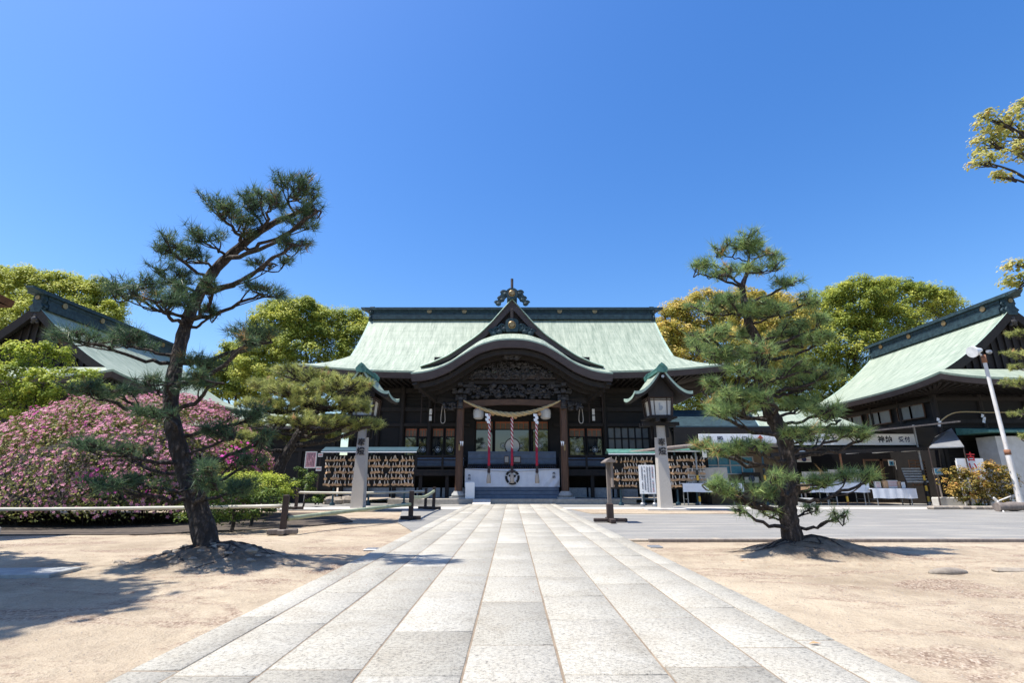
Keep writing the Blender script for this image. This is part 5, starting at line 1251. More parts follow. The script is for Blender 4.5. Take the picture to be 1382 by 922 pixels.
post_sign(1081, 1092, 653, 665, 690, 24.9, 'plaque_wood', 'plaque_wood', 'small plain wooden sign on a stone foot behind the right pine trunk', .42)
# box with a grey tent roof at the corner of the right hall
def tent_roof():
    a, b, c, d = P(1254, 604, 25.8), P(1301, 602.5, 25.2), P(1284, 578, 27.0), P(1262, 590, 27.4)
    r = thing('shed_canopy', ((a[0] + b[0]) / 2, 26, 0), 'small sloping grey canopy at the right end of the stall', 'canopy')
    m = MB(); m.add([a, b, c, d, a - [0, 0, .05], b - [0, 0, .05]], [(0, 1, 2), (0, 2, 3), (0, 4, 5, 1)]); m.build('sheet', 'grey_metal', r)
    for p in (a, b): m = MB(); m.cyl((p[0], p[1] + .05, 0), (p[0], p[1] + .05, p[2]), .03, n=6); m.build('post', 'stand_wood', r)
tent_roof()

# ================================================================== RIGHT EDGE: FLOODLIGHT, RED SIGN, LOG, WHITE WALL
def floodlight():
    g = G(1379, 687); x, y = g[0], g[1]
    r = thing('floodlight_pole', (x, y, 0), 'tall white pole with rust stains carrying a floodlight at the right edge', 'floodlight')
    zt = P(1331, 487, y)[2]
    m = MB(); m.cyl((x, y, 0), (x, y, 2.4), .12, .11, 12); m.cyl((x, y, 2.4), (x, y, zt), .085, .075, 12); m.build('pole', 'pole_paint', r, 'auto')
    m = MB(); m.cyl((x, y, 2.32), (x, y, 2.55), .12, n=12); m.cyl((x, y, zt - .1), (x, y, zt + .28), .10, n=12); build_split(m, 'rusty_collar', 'rust', r, True)
    h = P(1317, 474, y)
    m = MB(); m.tube([(x, y, zt + .2), (x - .25, y, zt + .42), (h[0] + .15, y, h[2] + .1)], .05, 8); m.build('arm', 'pole_paint', r)
    m = MB(); d = Vector((-.95, -.15, -.22)).normalized(); c = Vector(h)
    m.tube([c - d * .30, c - d * .1, c + d * .12, c + d * .25], [.09, .15, .25, .27], 14); lp = m.build('lamp_head', 'lamp_white', r, 'auto')
    m = MB(); c2 = Vector((h[0] + .55, y, h[2] - .02)); m.tube([c2, c2 + Vector((.2, .1, .0))], [.07, .10], 12); m.build('second_lamp', 'grey_metal', r, 'auto')
floodlight()
def fortune_sign():
    Y = 25.3; p0, p1 = P(1302, 674, Y), P(1326, 619, Y); x0, x1 = p0[0], p1[0]
    r = thing('red_sign', ((x0 + x1) / 2, Y, 0), 'white sign with red characters and a red arrow, half hidden by the orange bush', 'sign')
    m = MB(); m.bx(x0, x1, Y - .02, Y + .02, p0[2], p1[2]); m.build('panel', 'white_paint', r)
    q = P(1315, 640, Y); lettering('古いお札', (q[0], Y - .02, q[2] + .1), .42, r, 'red_ink', vertical=True, bold=.03)
    q = P(1317, 667, Y); m = MB(); L = .42
    m.prism([(q[0] - L, q[2]), (q[0] - L + .16, q[2] + .13), (q[0] - L + .16, q[2] + .05), (q[0] + L - .16, q[2] + .05), (q[0] + L - .16, q[2] + .13), (q[0] + L, q[2]), (q[0] + L - .16, q[2] - .13), (q[0] + L - .16, q[2] - .05), (q[0] - L + .16, q[2] - .05), (q[0] - L + .16, q[2] - .13)], Y - .03, Y - .024); m.build('arrow', 'red_ink', r)
    for x in (x0 + .05, x1 - .05): m = MB(); m.bx(x - .04, x + .04, Y + .022, Y + .08, 0, p1[2] - .1); m.build('leg', 'pole_paint', r)
fortune_sign()
def right_corner():
    g = G(1372, 691); r = thing('fallen_log', (g[0], g[1], 0), 'thick weathered log lying at the foot of the floodlight pole', 'log')
    m = MB(); pa = smooth_path([(g[0] - .75, g[1], .17), (g[0] + .3, g[1] + .1, .2), (g[0] + 2.2, g[1] + .2, .2)], 6); m.tube(pa, [.17 + .02 * math.sin(i * 1.7) for i in range(len(pa))], 12); m.build('trunk', 'grey_wood', r, 'auto')
    r = thing('white_shed', (25.9, 26, 0), 'white walled shed with a thin green roof edge at the right edge', 'shed')
    m = MB(); m.bx(24.1, 28, 25.9, 27.0, 0, 3.35); m.build('wall', 'concrete', r)
    m = MB(); m.add([(23.5, 25.5, 3.62), (28.4, 25.5, 3.62), (28.4, 27.4, 3.9), (23.5, 27.4, 3.9), (23.5, 25.5, 3.52), (28.4, 25.5, 3.52), (28.4, 27.4, 3.52), (23.5, 27.4, 3.52)], [(0, 1, 2, 3), (7, 6, 5, 4), (0, 4, 5, 1), (1, 5, 6, 2), (3, 2, 6, 7), (0, 3, 7, 4)]); m.build('roof', 'teal_copper', r)
    a, b = P(1318, 634, 26.6), P(1356, 608, 26.6); m = MB(); m.bar(a, b, .1, .12); m.bar(a + [.9, 0, -.1], b + [.1, 0, -.45], .1, .10)
    tag(m.build('leaning_pole', 'grey_wood'), 'dark poles leaning against the white shed behind the orange bush', 'pole')
    a, b, c = G(1355, 692), P(1346, 677, 24), P(1372, 667, 24); m = MB(); m.tube([a, b], .03, 6); m.tube([b, c], .03, 6); m.tube([(b[0], b[1], b[2]), (b[0] - .15, b[1], b[2] + .15)], .06, 6)
    tag(m.build('garden_rail', 'pole_paint'), 'bent pale garden rail in front of the right bush', 'rail')
    m = MB(); a = G(1262, 688)
    for k in range(8): x = a[0] + k * .42; m.box((x, a[1] + .15 * math.sin(k), .07), (.42, .35, .16), rz=random.uniform(-.2, .2), bev=.05)
    tag(m.build('planting_edge', 'rock'), 'low row of pale stones edging the bed under the orange bush', 'stone edging')
    m = MB(); m.bx(20.6, 23.8, 25.9, 26.3, 0, .42, bev=.03); tag(m.build('low_wall', 'concrete'), 'low pale wall behind the orange bush and red sign', 'wall')
right_corner()
def hall_rope():
    r = thing('hall_rope', (24, 27.3, 5), 'thin straw rope with paper streamers along the right hall', 'rope')
    pa = smooth_path([P(1266, 571, 27.2), P(1290, 557, 27.2), P(1340, 557, 27.2), P(1400, 556, 27.2)], 6)
    m = MB(); m.tube(pa, .035, 6); m.build('cord', 'straw', r, True)
    for px, py in ((1266, 566), (1326, 561)):
        p = P(px, py, 27.1); m = MB()
        for j in range(3): m.box((p[0] + .06 * (j % 2), 27.1, p[2] - .02 - .14 * j), (.14, .006, .17), ry=.3)
        m.build('paper_streamer', 'white_paint', r)
hall_rope()

# ================================================================== GROUND BITS
def ground_bits():
    g = G(20, 776); m = MB(); m.box((g[0] - .5, g[1], .0), (2.1, .55, .07), rz=.10, bev=.01)
    tag(m.build('stone_slab', 'base_stone'), 'grey flat slab lying in the shade at the left edge', 'slab')
    for px, py, lab in ((502, 742, 'small dark drain cover in the sand left of the path'), (884, 738.5, 'small dark drain cover in the sand right of the path')):
        g = G(px, py); m = MB(); m.box((g[0], g[1], .0), (.22, .26, .03), bev=.006); m.box((g[0], g[1], .017), (.15, .19, .006)); tag(m.build('drain_cover', 'grey_metal'), lab, 'drain cover', 'drain covers beside the path')
    g = G(1275, 774); m = MB(); pa = smooth_path([(g[0] - .2, g[1], .0), (g[0], g[1] - .03, .015), (g[0] + .32, g[1] + .06, .0)], 5); m.tube(pa, [.025 + .032 * math.sin(math.pi * k / (len(pa) - 1)) for k in range(len(pa))], 8)
    tag(m.build('buried_root', 'rock', None, True), 'half buried grey root in the sand right of the right pine', 'root')
    g = G(1365, 771); m = MB()
    for k in range(3): m.box((g[0] + k * .42, g[1] + .02 * k, .0), (.4, .11, .07), rz=-.12 + .1 * k, bev=.03)
    tag(m.build('edging_stone', 'rock'), 'short row of buried edging stones at the right edge of the sand', 'edging stone')
    m = MB(); g = G(0, 740); m.box((g[0] - .18, g[1], .17), (.12, .12, .36), bev=.02); tag(m.build('stub_post', 'base_stone'), 'grey stub post cut by the left edge of the picture', 'post')
    for px, py, lab in ((450, 681, 'larger rock under the left end of the long plaque rack'), (470, 680, 'flat rock under the long plaque rack')):
        g = G(px, py); m = MB(); m.ball((g[0], g[1], .12), (.6, .35, .28), 10, jit=.18); tag(m.build('rock', 'rock'), lab, 'rock', 'rocks under the plaque rack')
    # clods on the left mound, pebbles on the sand
    cx, cy, rx, ry, hh = MOUNDS[0]; m = MB()
    for k in range(70):
        a = random.uniform(0, 6.28); d = random.random() ** .6 * .95; x = cx + math.cos(a) * d * rx; y = cy + math.sin(a) * d * ry
        z = float(ground_h(np.array([x]), np.array([y]))[0]); s = random.uniform(.02, .065); m.ball((x, y, z), (s * 1.5, s, s * .6), 6, jit=.25)
    tag(m.build('soil_clods', 'rock', origin=(cx, cy, 0)), 'loose clods of dry soil on the mound under the left pine', 'soil', kind='stuff')
    V = []; Fc = []
    for k in range(2600):
        if k % 3: x, y = random.gauss(4.6, 1.6), random.gauss(5.6, 1.2)
        else: x, y = random.uniform(-6, 8), random.uniform(3.2, 10)
        if -2.35 < x < 2.35 or y > 10.5 or y < 2.6: continue
        z = float(ground_h(np.array([x]), np.array([y]))[0]); s = random.uniform(.004, .013); b = len(V); a = random.uniform(0, 6.28)
        V += [(x + s * math.cos(a), y + s * math.sin(a), z - .002), (x + s * math.cos(a + 2.1), y + s * math.sin(a + 2.1), z - .002), (x + s * math.cos(a + 4.2), y + s * math.sin(a + 4.2), z - .002), (x, y, z + s * .9)]
        Fc += [(b, b + 1, b + 3), (b + 1, b + 2, b + 3), (b + 2, b, b + 3)]
    o = np_mesh('pebbles', V, Fc, 'rock'); tag(o, 'scattered small pebbles and gravel on the sand', 'gravel', kind='stuff')
ground_bits()
# ================================================================== FOLIAGE
def unit(v): return v / np.maximum(np.linalg.norm(v, axis=-1, keepdims=True), 1e-9)
def needle_mesh(name, tips, dirs, tone, n_per, L, wd, m, parent, spread=.82, shoot=.10):
    N = len(tips)
    t = np.repeat(tips, n_per, 0); d = np.repeat(dirs, n_per, 0); tn = np.repeat(tone, n_per)
    k = N * n_per
    dd = unit(d * .75 + rng.normal(0, spread, (k, 3)))
    base = t - d * rng.random((k, 1)) * shoot
    side = unit(np.cross(dd, rng.normal(0, 1, (k, 3)))) * wd / 2
    tl = np.repeat(np.where(rng.random(N) < .25, rng.uniform(.45, .75, N), rng.uniform(.8, 1.2, N)), n_per)[:, None]
    tip = base + dd * (L * tl * rng.uniform(.6, 1.2, (k, 1)))
    V = np.stack([base - side, base + side, tip], 1).reshape(-1, 3)
    Fc = np.arange(3 * k).reshape(-1, 3)
    return np_mesh(name, V, Fc, m, parent, rnd=np.where(np.repeat(rng.random(N) < .018, n_per), 1.0, np.clip(tn + rng.normal(0, .14, k), 0, .97)))
def pine(name, label, trunk, radii, Y0, pads, nmat, group=None, lean=0.0, grow=1.0, dens=1.0, n_per=55, L=.13, wd=.006, base_z=0.0, roots=True, twig=1.0, hidden_trunk=False):
    tp = [P(x, y, Y0 + (t[2] if len(t) > 2 else 0)) for t in trunk for x, y in [t[:2]]]
    root = thing(name, (tp[0][0], tp[0][1], base_z), label, 'pine tree', group)
    path = smooth_path(tp, 5); rr = [float(np.interp(i, np.arange(len(radii)) * 5, radii)) * (1 + .07 * math.sin(i * 2.3)) for i in range(len(path))]
    m = MB(); m.tube(path, rr, 14)
    if roots:
        b = np.array(tp[0])
        for k in range(9):
            a = k * .7 + random.uniform(-.2, .2); q = random.uniform(.35, .8)
            m.tube(smooth_path([b + [0, 0, .22], b + [.20 * math.cos(a), .20 * math.sin(a), .04], b + [q * math.cos(a), q * math.sin(a), -.12]], 4), [.10, .09, .085, .08, .07, .06, .05, .035, .02][:9], 7)
    if roots:
        mi = 0 if Y0 == LP_BASE[1] else 1; cx_, cy_, rx_, ry_, _ = MOUNDS[mi]
        for k in range(22):
            a = k * .286 + random.uniform(-.15, .15); pts = []; ln = random.uniform(.45, 1.0)
            for q in np.linspace(.1, 1, 9):
                x = b[0] + math.cos(a + .35 * math.sin(q * 5 + k)) * q * ln * rx_ * .9; y = b[1] + math.sin(a + .35 * math.sin(q * 5 + k)) * q * ln * ry_ * .9
                pts.append((x, y, float(ground_h(np.array([x]), np.array([y]))[0]) + .012 * math.sin(q * 11 + k * 2) - .012 * q))
            m.tube(pts, list(np.linspace(.024, .006, 9) * random.uniform(.6, 1.2)), 6)
    tr = m.build('trunk', 'bark', root, True)
    pth = np.array(path)
    B = MB(); tips = []; dirs = []; tone = []
    for pd in pads:
        px, py, hw, hh = pd[:4]
        dy = pd[4] if len(pd) > 4 else random.uniform(-.45, .45)
        dy += lean
        C = P(px, py, Y0 + dy); q = M_PX(py, Y0 + dy); rx, rz = hw * q * grow, hh * q * grow; ry = max(.75 * rx, .28)
        # where the branch leaves the trunk: nearest point a little below the pad
        tgt = C - [0, 0, .10 + .25 * abs(C[0] - np.interp(C[2], pth[:, 2], pth[:, 0]))]
        i0 = int(np.argmin(np.abs(pth[:, 2] - tgt[2]))); S = pth[i0]
        if S[2] > C[2] + .4: S = pth[max(0, i0 - 4)]
        dist = np.linalg.norm(C - S)
        mid = (S + C) / 2 + np.array([random.uniform(-.1, .1), random.uniform(-.1, .1), -.10 * dist + random.uniform(-.05, .05)])
        End = C + np.array([np.sign(C[0] - S[0]) * rx * .35, 0, -rz * .35])
        br = smooth_path([S, mid, C - [0, 0, rz * .45], End], 5)
        br = [p + rng.normal(0, .018 * min(1, dist), 3) for p in br]; br[0] = S
        r0 = min(rr[i0] * .55, .017 + .019 * dist) * twig
        B.tube(br, list(np.linspace(r0, .010 * twig, len(br))), 6)
        nt_ = max(6, int(hw * hh / 17.0 * dens)); nsub = max(3, nt_ // 8)
        subs = []
        for k in range(nsub):
            a = random.uniform(0, 6.283); d = random.random() ** .5 * .8
            E = C + np.array([rx * d * math.cos(a), ry * d * math.sin(a), random.uniform(-.35, .35) * rz])
            s = br[random.randint(len(br) // 3, len(br) - 1)]
            md = (s + E) / 2 + rng.normal(0, .05, 3) + [0, 0, -.04]
            B.tube(smooth_path([s, md, E], 3), list(np.linspace(.014 * twig, .007 * twig, 7)), 5); subs.append((s, md, E))
        for k in range(nt_):
            s, md, E = random.choice(subs)
            a = random.uniform(0, 6.283); e = random.uniform(-.25, 1.0)
            off = np.array([math.cos(a) * rx * .33, math.sin(a) * ry * .33, rz * .55 * e])
            tpnt = E + off * random.uniform(.4, 1.1)
            rel = (tpnt - C) / np.array([rx, ry, rz]); ln = np.linalg.norm(rel)
            if ln > 1.05: tpnt = C + (tpnt - C) / ln * 1.02
            st = md + (E - md) * random.uniform(.2, 1)
            B.tube([st, (st + tpnt) / 2 + rng.normal(0, .02, 3) + [0, 0, -.02], tpnt], [.007 * twig, .006 * twig, .004 * twig], 4, caps=False)
            tips.append(tpnt); dirs.append(unit(np.array([rel[0] * .8, rel[1] * .8, .55]) + rng.normal(0, .35, 3))); tone.append(random.uniform(.15, .75))
    B.build('branches', 'bark', tr, True)
    needle_mesh('needles', np.array(tips), np.array(dirs), np.array(tone), n_per, L, wd, MATS[nmat], root, shoot=L * .8)
    return root

pine('pine_tree', 'tall leaning black pine on the earth mound left of the path',
     [(284, 757), (268, 690), (247, 625), (233, 572, -.1), (231, 530, -.1), (240, 482), (252, 435, .1), (270, 395, .1), (292, 362, .2), (318, 338, .2), (345, 316, .1), (375, 298, -.1), (405, 285, -.25), (430, 262, -.35)],
     [.195, .155, .13, .117, .11, .102, .096, .092, .085, .075, .064, .05, .036, .018], LP_BASE[1],
     [(392, 255, 42, 27, -.3), (424, 278, 24, 24, -.35), (296, 279, 34, 26, -.2), (338, 272, 32, 24, .3), (326, 303, 36, 22, .4), (365, 268, 28, 24, -.3), (230, 331, 34, 19, -.2), (276, 318, 30, 22, .2), (262, 345, 38, 20, .4), (395, 326, 36, 16, -.2), (400, 302, 30, 16, .3), (362, 352, 34, 13, .2),
      (182, 390, 40, 25, -.2), (228, 372, 36, 24, .4), (215, 400, 40, 22, -.4), (250, 396, 24, 20, .2), (345, 393, 40, 14, .1), (288, 420, 28, 13, .3), (290, 385, 20, 14, -.2), (132, 456, 55, 20, -.3), (182, 460, 34, 19, .3), (350, 455, 48, 18, .3), (330, 462, 22, 14), (280, 490, 40, 20, .3), (226, 515, 46, 13, -.2), (290, 513, 38, 14, -.3),
      (120, 522, 48, 15, -.3), (160, 528, 34, 12, .3), (135, 598, 42, 13, -.5), (160, 652, 42, 13, -.4), (200, 650, 34, 12, -.2), (225, 556, 44, 12, -.4), (305, 585, 38, 20, .4), (330, 560, 36, 20, .6), (268, 632, 24, 16, -.6), (314, 658, 34, 18, .4), (283, 652, 26, 14, -.4), (333, 622, 30, 16, .5), (180, 612, 26, 10, .4), (352, 590, 26, 14, .7)],
     'needle_dark', lean=-.50, base_z=.2, n_per=26, dens=1.25, L=.175, wd=.0075, grow=1.06)
pine('pine_tree', 'upright layered black pine on the earth mound right of the path',
     [(1075, 748), (1066, 708), (1063, 682), (1069, 657), (1066, 637), (1062, 614), (1058, 589), (1048, 572), (1038, 553), (1032, 525), (1027, 486), (1021, 458), (1011, 438), (1006, 413), (1002, 388), (1008, 368), (1011, 345)],
     [.19, .15, .135, .128, .122, .116, .14, .13, .12, .105, .095, .085, .075, .062, .05, .035, .018], RP_BASE[1],
     [(1004, 330, 40, 14, 0), (976, 338, 28, 14, .2), (1030, 338, 32, 14, -.2), (950, 364, 24, 16), (985, 366, 36, 15, -.3), (1027, 360, 32, 16, .3), (1060, 380, 26, 14), (965, 418, 42, 16, .3), (985, 402, 30, 12, -.3), (1041, 418, 38, 16, -.2), (1083, 405, 24, 15, .3), (956, 452, 36, 15, -.3), (993, 448, 26, 14, .4), (951, 468, 30, 13, .4),
      (1055, 447, 42, 15, .2), (1097, 438, 24, 14, -.2), (973, 478, 32, 14, -.3), (1027, 470, 30, 15, -.6), (1069, 461, 38, 15, .4), (1103, 458, 26, 14), (1013, 503, 34, 14, -.5), (1058, 503, 36, 15, .4), (1085, 494, 36, 14, -.3), (1112, 503, 24, 13), (965, 518, 24, 12, .3), (985, 536, 38, 15, -.3), (955, 540, 22, 13, .3), (1035, 537, 26, 14, -.6), (1090, 517, 34, 14, .4),
      (965, 553, 30, 14, -.3), (999, 555, 32, 13, .3), (1083, 544, 32, 14, .4), (1109, 550, 30, 13, -.2), (1125, 563, 26, 13, .2), (1092, 580, 34, 12, -.4), (1134, 583, 36, 15, .1), (1163, 585, 18, 12), (976, 602, 32, 15, -.2), (1013, 597, 36, 14, -.4), (1080, 590, 24, 10, .4), (945, 596, 22, 11, .2), (1049, 643, 24, 10, -.7), (1103, 648, 32, 13, -.2), (1160, 646, 24, 16, -.1), (1132, 640, 22, 10, .2),
      (959, 652, 22, 13, -.3), (996, 662, 36, 17, -.3), (1035, 665, 22, 16, .3), (1037, 692, 15, 9, .2), (1003, 688, 12, 9, -.3), (1090, 684, 15, 8, .2), (1134, 694, 13, 9, -.2)],
     'needle_mid', lean=-.15, base_z=.2, n_per=28, dens=1.6, L=.18, wd=.0080, grow=1.10)
pine('pine_tree', 'spreading rounded olive green pine behind the bamboo rails',
     [(362, 690), (372, 655), (380, 625), (395, 600), (410, 575), (425, 560), (440, 545)],
     [.22, .19, .17, .15, .12, .08, .04], 16.5,
     [(420, 508, 62, 16, 0), (372, 522, 44, 16, .8), (462, 520, 44, 16, -.6), (400, 530, 55, 14, -.8), (350, 545, 36, 14, .5), (440, 545, 55, 14, -.7), (385, 552, 45, 13, .8), (480, 548, 34, 14), (420, 568, 52, 13, -1), (360, 570, 40, 12), (470, 570, 34, 10, -.4), (495, 573, 24, 9, -.4), (338, 590, 26, 12, -.6), (395, 590, 30, 10, .5), (455, 588, 22, 7, .5)],
     'needle_olive', dens=4.2, n_per=44, L=.17, wd=.012, roots=False, twig=1.5)
pine('pine_tree', 'tiered clipped pine entering the picture from the right edge',
     [(1425, 690), (1420, 640), (1428, 590), (1418, 540), (1424, 490), (1412, 455), (1405, 430)],
     [.2, .18, .16, .14, .11, .08, .04], 19.0,
     [(1385, 450, 26, 9, -.3), (1382, 478, 28, 9, -.5), (1388, 495, 24, 8, .2), (1382, 517, 28, 11, -.5), (1386, 557, 26, 9, -.4), (1390, 592, 22, 9, -.4), (1430, 440, 36, 12), (1450, 480, 36, 12), (1455, 530, 36, 12), (1450, 580, 34, 12), (1410, 425, 22, 10)],
     'needle_olive', dens=2.6, n_per=40, L=.14, wd=.012, roots=False, twig=1.4)

def leaf_quads(c, nrm, size, aspect=.55, droop=0.0):
    k = len(c); t = unit(np.cross(nrm, rng.normal(0, 1, (k, 3)))); s = np.cross(nrm, t)
    sz = size * rng.uniform(.65, 1.25, (k, 1))
    a = c - t * sz / 2; b = c + s * sz * aspect / 2 + nrm * sz * .06; d = c - s * sz * aspect / 2 + nrm * sz * .06; e = c + t * sz / 2 - nrm * sz * .08
    return np.stack([a, b, e, d], 1).reshape(-1, 3), np.arange(4 * k).reshape(-1, 4)
def crown_points(blobs, clump_r, dens, leaves, fill=.35, up=.75):
    """leaf positions in clumps over the outside of overlapping ellipsoids"""
    B = np.array(blobs, float); pos = []; nrm = []; tn = []
    for i, (cx, cy, cz, rx, ry, rz) in enumerate(B):
        area = 4 * math.pi * ((rx * ry) ** 1.6 / 3 + (rx * rz) ** 1.6 / 3 + (ry * rz) ** 1.6 / 3) ** (1 / 1.6)
        n = max(6, int(area * dens / clump_r ** 2))
        d = unit(rng.normal(0, 1, (n, 3))); d[:, 2] = np.where(d[:, 2] < -.55, -d[:, 2], d[:, 2])
        rad = rng.uniform(.74, 1.06, (n, 1)); p = np.array([cx, cy, cz]) + d * np.array([rx, ry, rz]) * rad
        keep = np.ones(n, bool)
        for j in range(len(B)):
            if j != i: keep &= (((p - B[j, :3]) / B[j, 3:]) ** 2).sum(1) > .62
        p = p[keep]; d = d[keep]
        k = len(p); cr = clump_r * rng.uniform(.5, 1.5, (k, 1, 1))
        q = unit(rng.normal(0, 1, (k, leaves, 3)) + np.array([0, 0, .5])) * rng.random((k, leaves, 1)) ** .45 * cr * np.array([1, 1, .72])
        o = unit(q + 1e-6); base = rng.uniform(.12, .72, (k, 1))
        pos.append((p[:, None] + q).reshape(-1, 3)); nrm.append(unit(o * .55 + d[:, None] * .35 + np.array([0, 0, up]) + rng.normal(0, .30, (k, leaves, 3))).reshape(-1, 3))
        tn.append((base + .30 * np.clip(o[..., 2], -1, 1) * .6 + rng.normal(0, .12, (k, leaves))).reshape(-1))  # clump tops toned lighter: sunlit look put into the leaf colour
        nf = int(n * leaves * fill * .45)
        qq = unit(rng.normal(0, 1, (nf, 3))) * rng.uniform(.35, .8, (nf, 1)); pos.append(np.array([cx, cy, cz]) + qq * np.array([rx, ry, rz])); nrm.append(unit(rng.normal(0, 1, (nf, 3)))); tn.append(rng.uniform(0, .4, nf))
    return np.concatenate(pos), np.concatenate(nrm), np.clip(np.concatenate(tn), 0, 1)
def broad_tree(name, label, blobs_px, Y, base_px, m, leaf=.21, clump=.72, dens=.62, leaves=125, trunk_r=.35, group=None, dy=2.0, cat='tree', ground=0.0, aspect=.6, fork_px=None, world=None):
    bl = []
    if world: bl = world
    for b in blobs_px or ():
        px, py, hx, hy = b[:4]; yy = Y + (b[4] if len(b) > 4 else random.uniform(-dy, dy)); c = P(px, py, yy); q = M_PX(py, yy)
        bl.append((c[0], c[1], c[2], hx * q, max(hx * q * .85, .3), hy * q))
    bx = P(base_px, 652, Y)[0]
    root = thing(name, (bx, Y, ground), label, cat, group)
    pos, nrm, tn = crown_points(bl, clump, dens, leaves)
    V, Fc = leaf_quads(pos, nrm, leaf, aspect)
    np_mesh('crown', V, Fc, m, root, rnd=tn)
    M_ = MB(); top = np.mean([b[:3] for b in bl], 0)
    fork = np.array([bx * .6 + top[0] * .4, Y, max(ground + .5, top[2] * .5)])
    if fork_px: fork = P(fork_px[0], fork_px[1], Y)
    M_.tube(smooth_path([(bx, Y, ground - .1), (bx + .05, Y, fork[2] * .5), fork], 4), list(np.linspace(trunk_r, trunk_r * .7, 9)), 10)
    for b in bl:
        c = np.array(b[:3]); md = (fork + c) / 2 + rng.normal(0, .25, 3) * min(1, b[3])
        if fork_px: md = (fork * .45 + c * .55); md[2] = fork[2] * .2 + c[2] * .8
        M_.tube(smooth_path([fork, md, c], 4), list(np.linspace(trunk_r * (.3 if fork_px else .5), trunk_r * (.05 if fork_px else .12), 9)), 7)
        for k in range(5):
            d = unit(rng.normal(0, 1, 3)); M_.tube([c + (md - c) * random.uniform(0, .5), c + d * np.array(b[3:]) * .85], [trunk_r * .14, trunk_r * .04], 5)
    M_.build('trunk', 'bark', root, True)
    return root
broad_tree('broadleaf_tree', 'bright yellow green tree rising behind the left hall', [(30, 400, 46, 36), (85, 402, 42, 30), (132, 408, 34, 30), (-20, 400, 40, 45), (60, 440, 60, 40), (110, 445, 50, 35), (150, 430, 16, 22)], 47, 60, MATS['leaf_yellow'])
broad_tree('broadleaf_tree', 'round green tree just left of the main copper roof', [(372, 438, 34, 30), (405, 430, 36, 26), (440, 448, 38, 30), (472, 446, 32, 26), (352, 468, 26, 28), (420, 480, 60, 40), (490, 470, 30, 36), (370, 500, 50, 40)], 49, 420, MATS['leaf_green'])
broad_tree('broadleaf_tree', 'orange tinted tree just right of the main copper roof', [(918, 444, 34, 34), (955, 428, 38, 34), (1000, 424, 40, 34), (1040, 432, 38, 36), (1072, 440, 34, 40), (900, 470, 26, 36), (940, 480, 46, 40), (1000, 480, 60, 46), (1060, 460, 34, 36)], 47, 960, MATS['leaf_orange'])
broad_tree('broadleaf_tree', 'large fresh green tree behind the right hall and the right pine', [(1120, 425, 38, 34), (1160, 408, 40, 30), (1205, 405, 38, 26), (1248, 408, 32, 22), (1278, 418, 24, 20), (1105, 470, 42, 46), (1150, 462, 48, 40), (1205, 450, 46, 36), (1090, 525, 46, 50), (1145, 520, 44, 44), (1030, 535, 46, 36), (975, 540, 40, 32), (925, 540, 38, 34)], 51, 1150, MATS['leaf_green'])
broad_tree('broadleaf_tree', 'dim green tree between the left hall and the round green tree', [(318, 490, 24, 28), (300, 520, 30, 30), (338, 520, 30, 36)], 55, 315, MATS['leaf_green'], leaf=.28)
broad_tree('maple_tree', 'feathery light green maple at the left edge in front of the left hall', [(35, 492, 20, 26, 0), (80, 492, 16, 22, .5), (8, 515, 26, 26, -.5), (58, 522, 24, 26, -.5), (112, 512, 22, 12, 0), (30, 555, 34, 26, 0), (-40, 520, 40, 50, 0), (128, 532, 20, 12, .4), (12, 478, 14, 18, .3), (88, 540, 26, 22, .2), (70, 568, 30, 16, -.3), (60, 478, 8, 14, 0)], 21.0, 40, MATS['leaf_maple'], leaf=.12, clump=.24, dens=.34, leaves=40, trunk_r=.10, dy=.8)
broad_tree('broadleaf_tree', 'cream leaved branches reaching in from beyond the upper right edge', [(1345, 162, 24, 14, 0), (1335, 195, 22, 12, .4), (1325, 218, 18, 8, -.2), (1352, 238, 10, 7, 0), (1375, 175, 26, 20, .3), (1380, 205, 18, 14, -.3), (1384, 140, 10, 9, 0), (1370, 360, 10, 8, 0), (1376, 382, 20, 11, .3), (1455, 170, 45, 50, .5), (1475, 290, 60, 50, .5), (1455, 390, 45, 30, .5)], 14.5, 1475, MATS['leaf_cream'], leaf=.115, clump=.20, dens=.26, leaves=34, trunk_r=.25, dy=.5, fork_px=(1480, 330))
broad_tree('broadleaf_tree', 'dense tree standing off the left edge whose shade falls over the sand', None, 5.0, -560, MATS['leaf_green'], leaf=.22, clump=.45, dens=.95, leaves=70, trunk_r=.22, dy=.6, world=[(-10.5, 4.3, 9.2, 2.6, 1.6, 2.0), (-11.9, 6.3, 7.9, 2.5, 1.2, 1.5), (-13.5, 7.3, 7.5, 3.0, 1.0, 1.5), (-10.7, 3.0, 9.8, 2.3, 1.2, 1.6)])

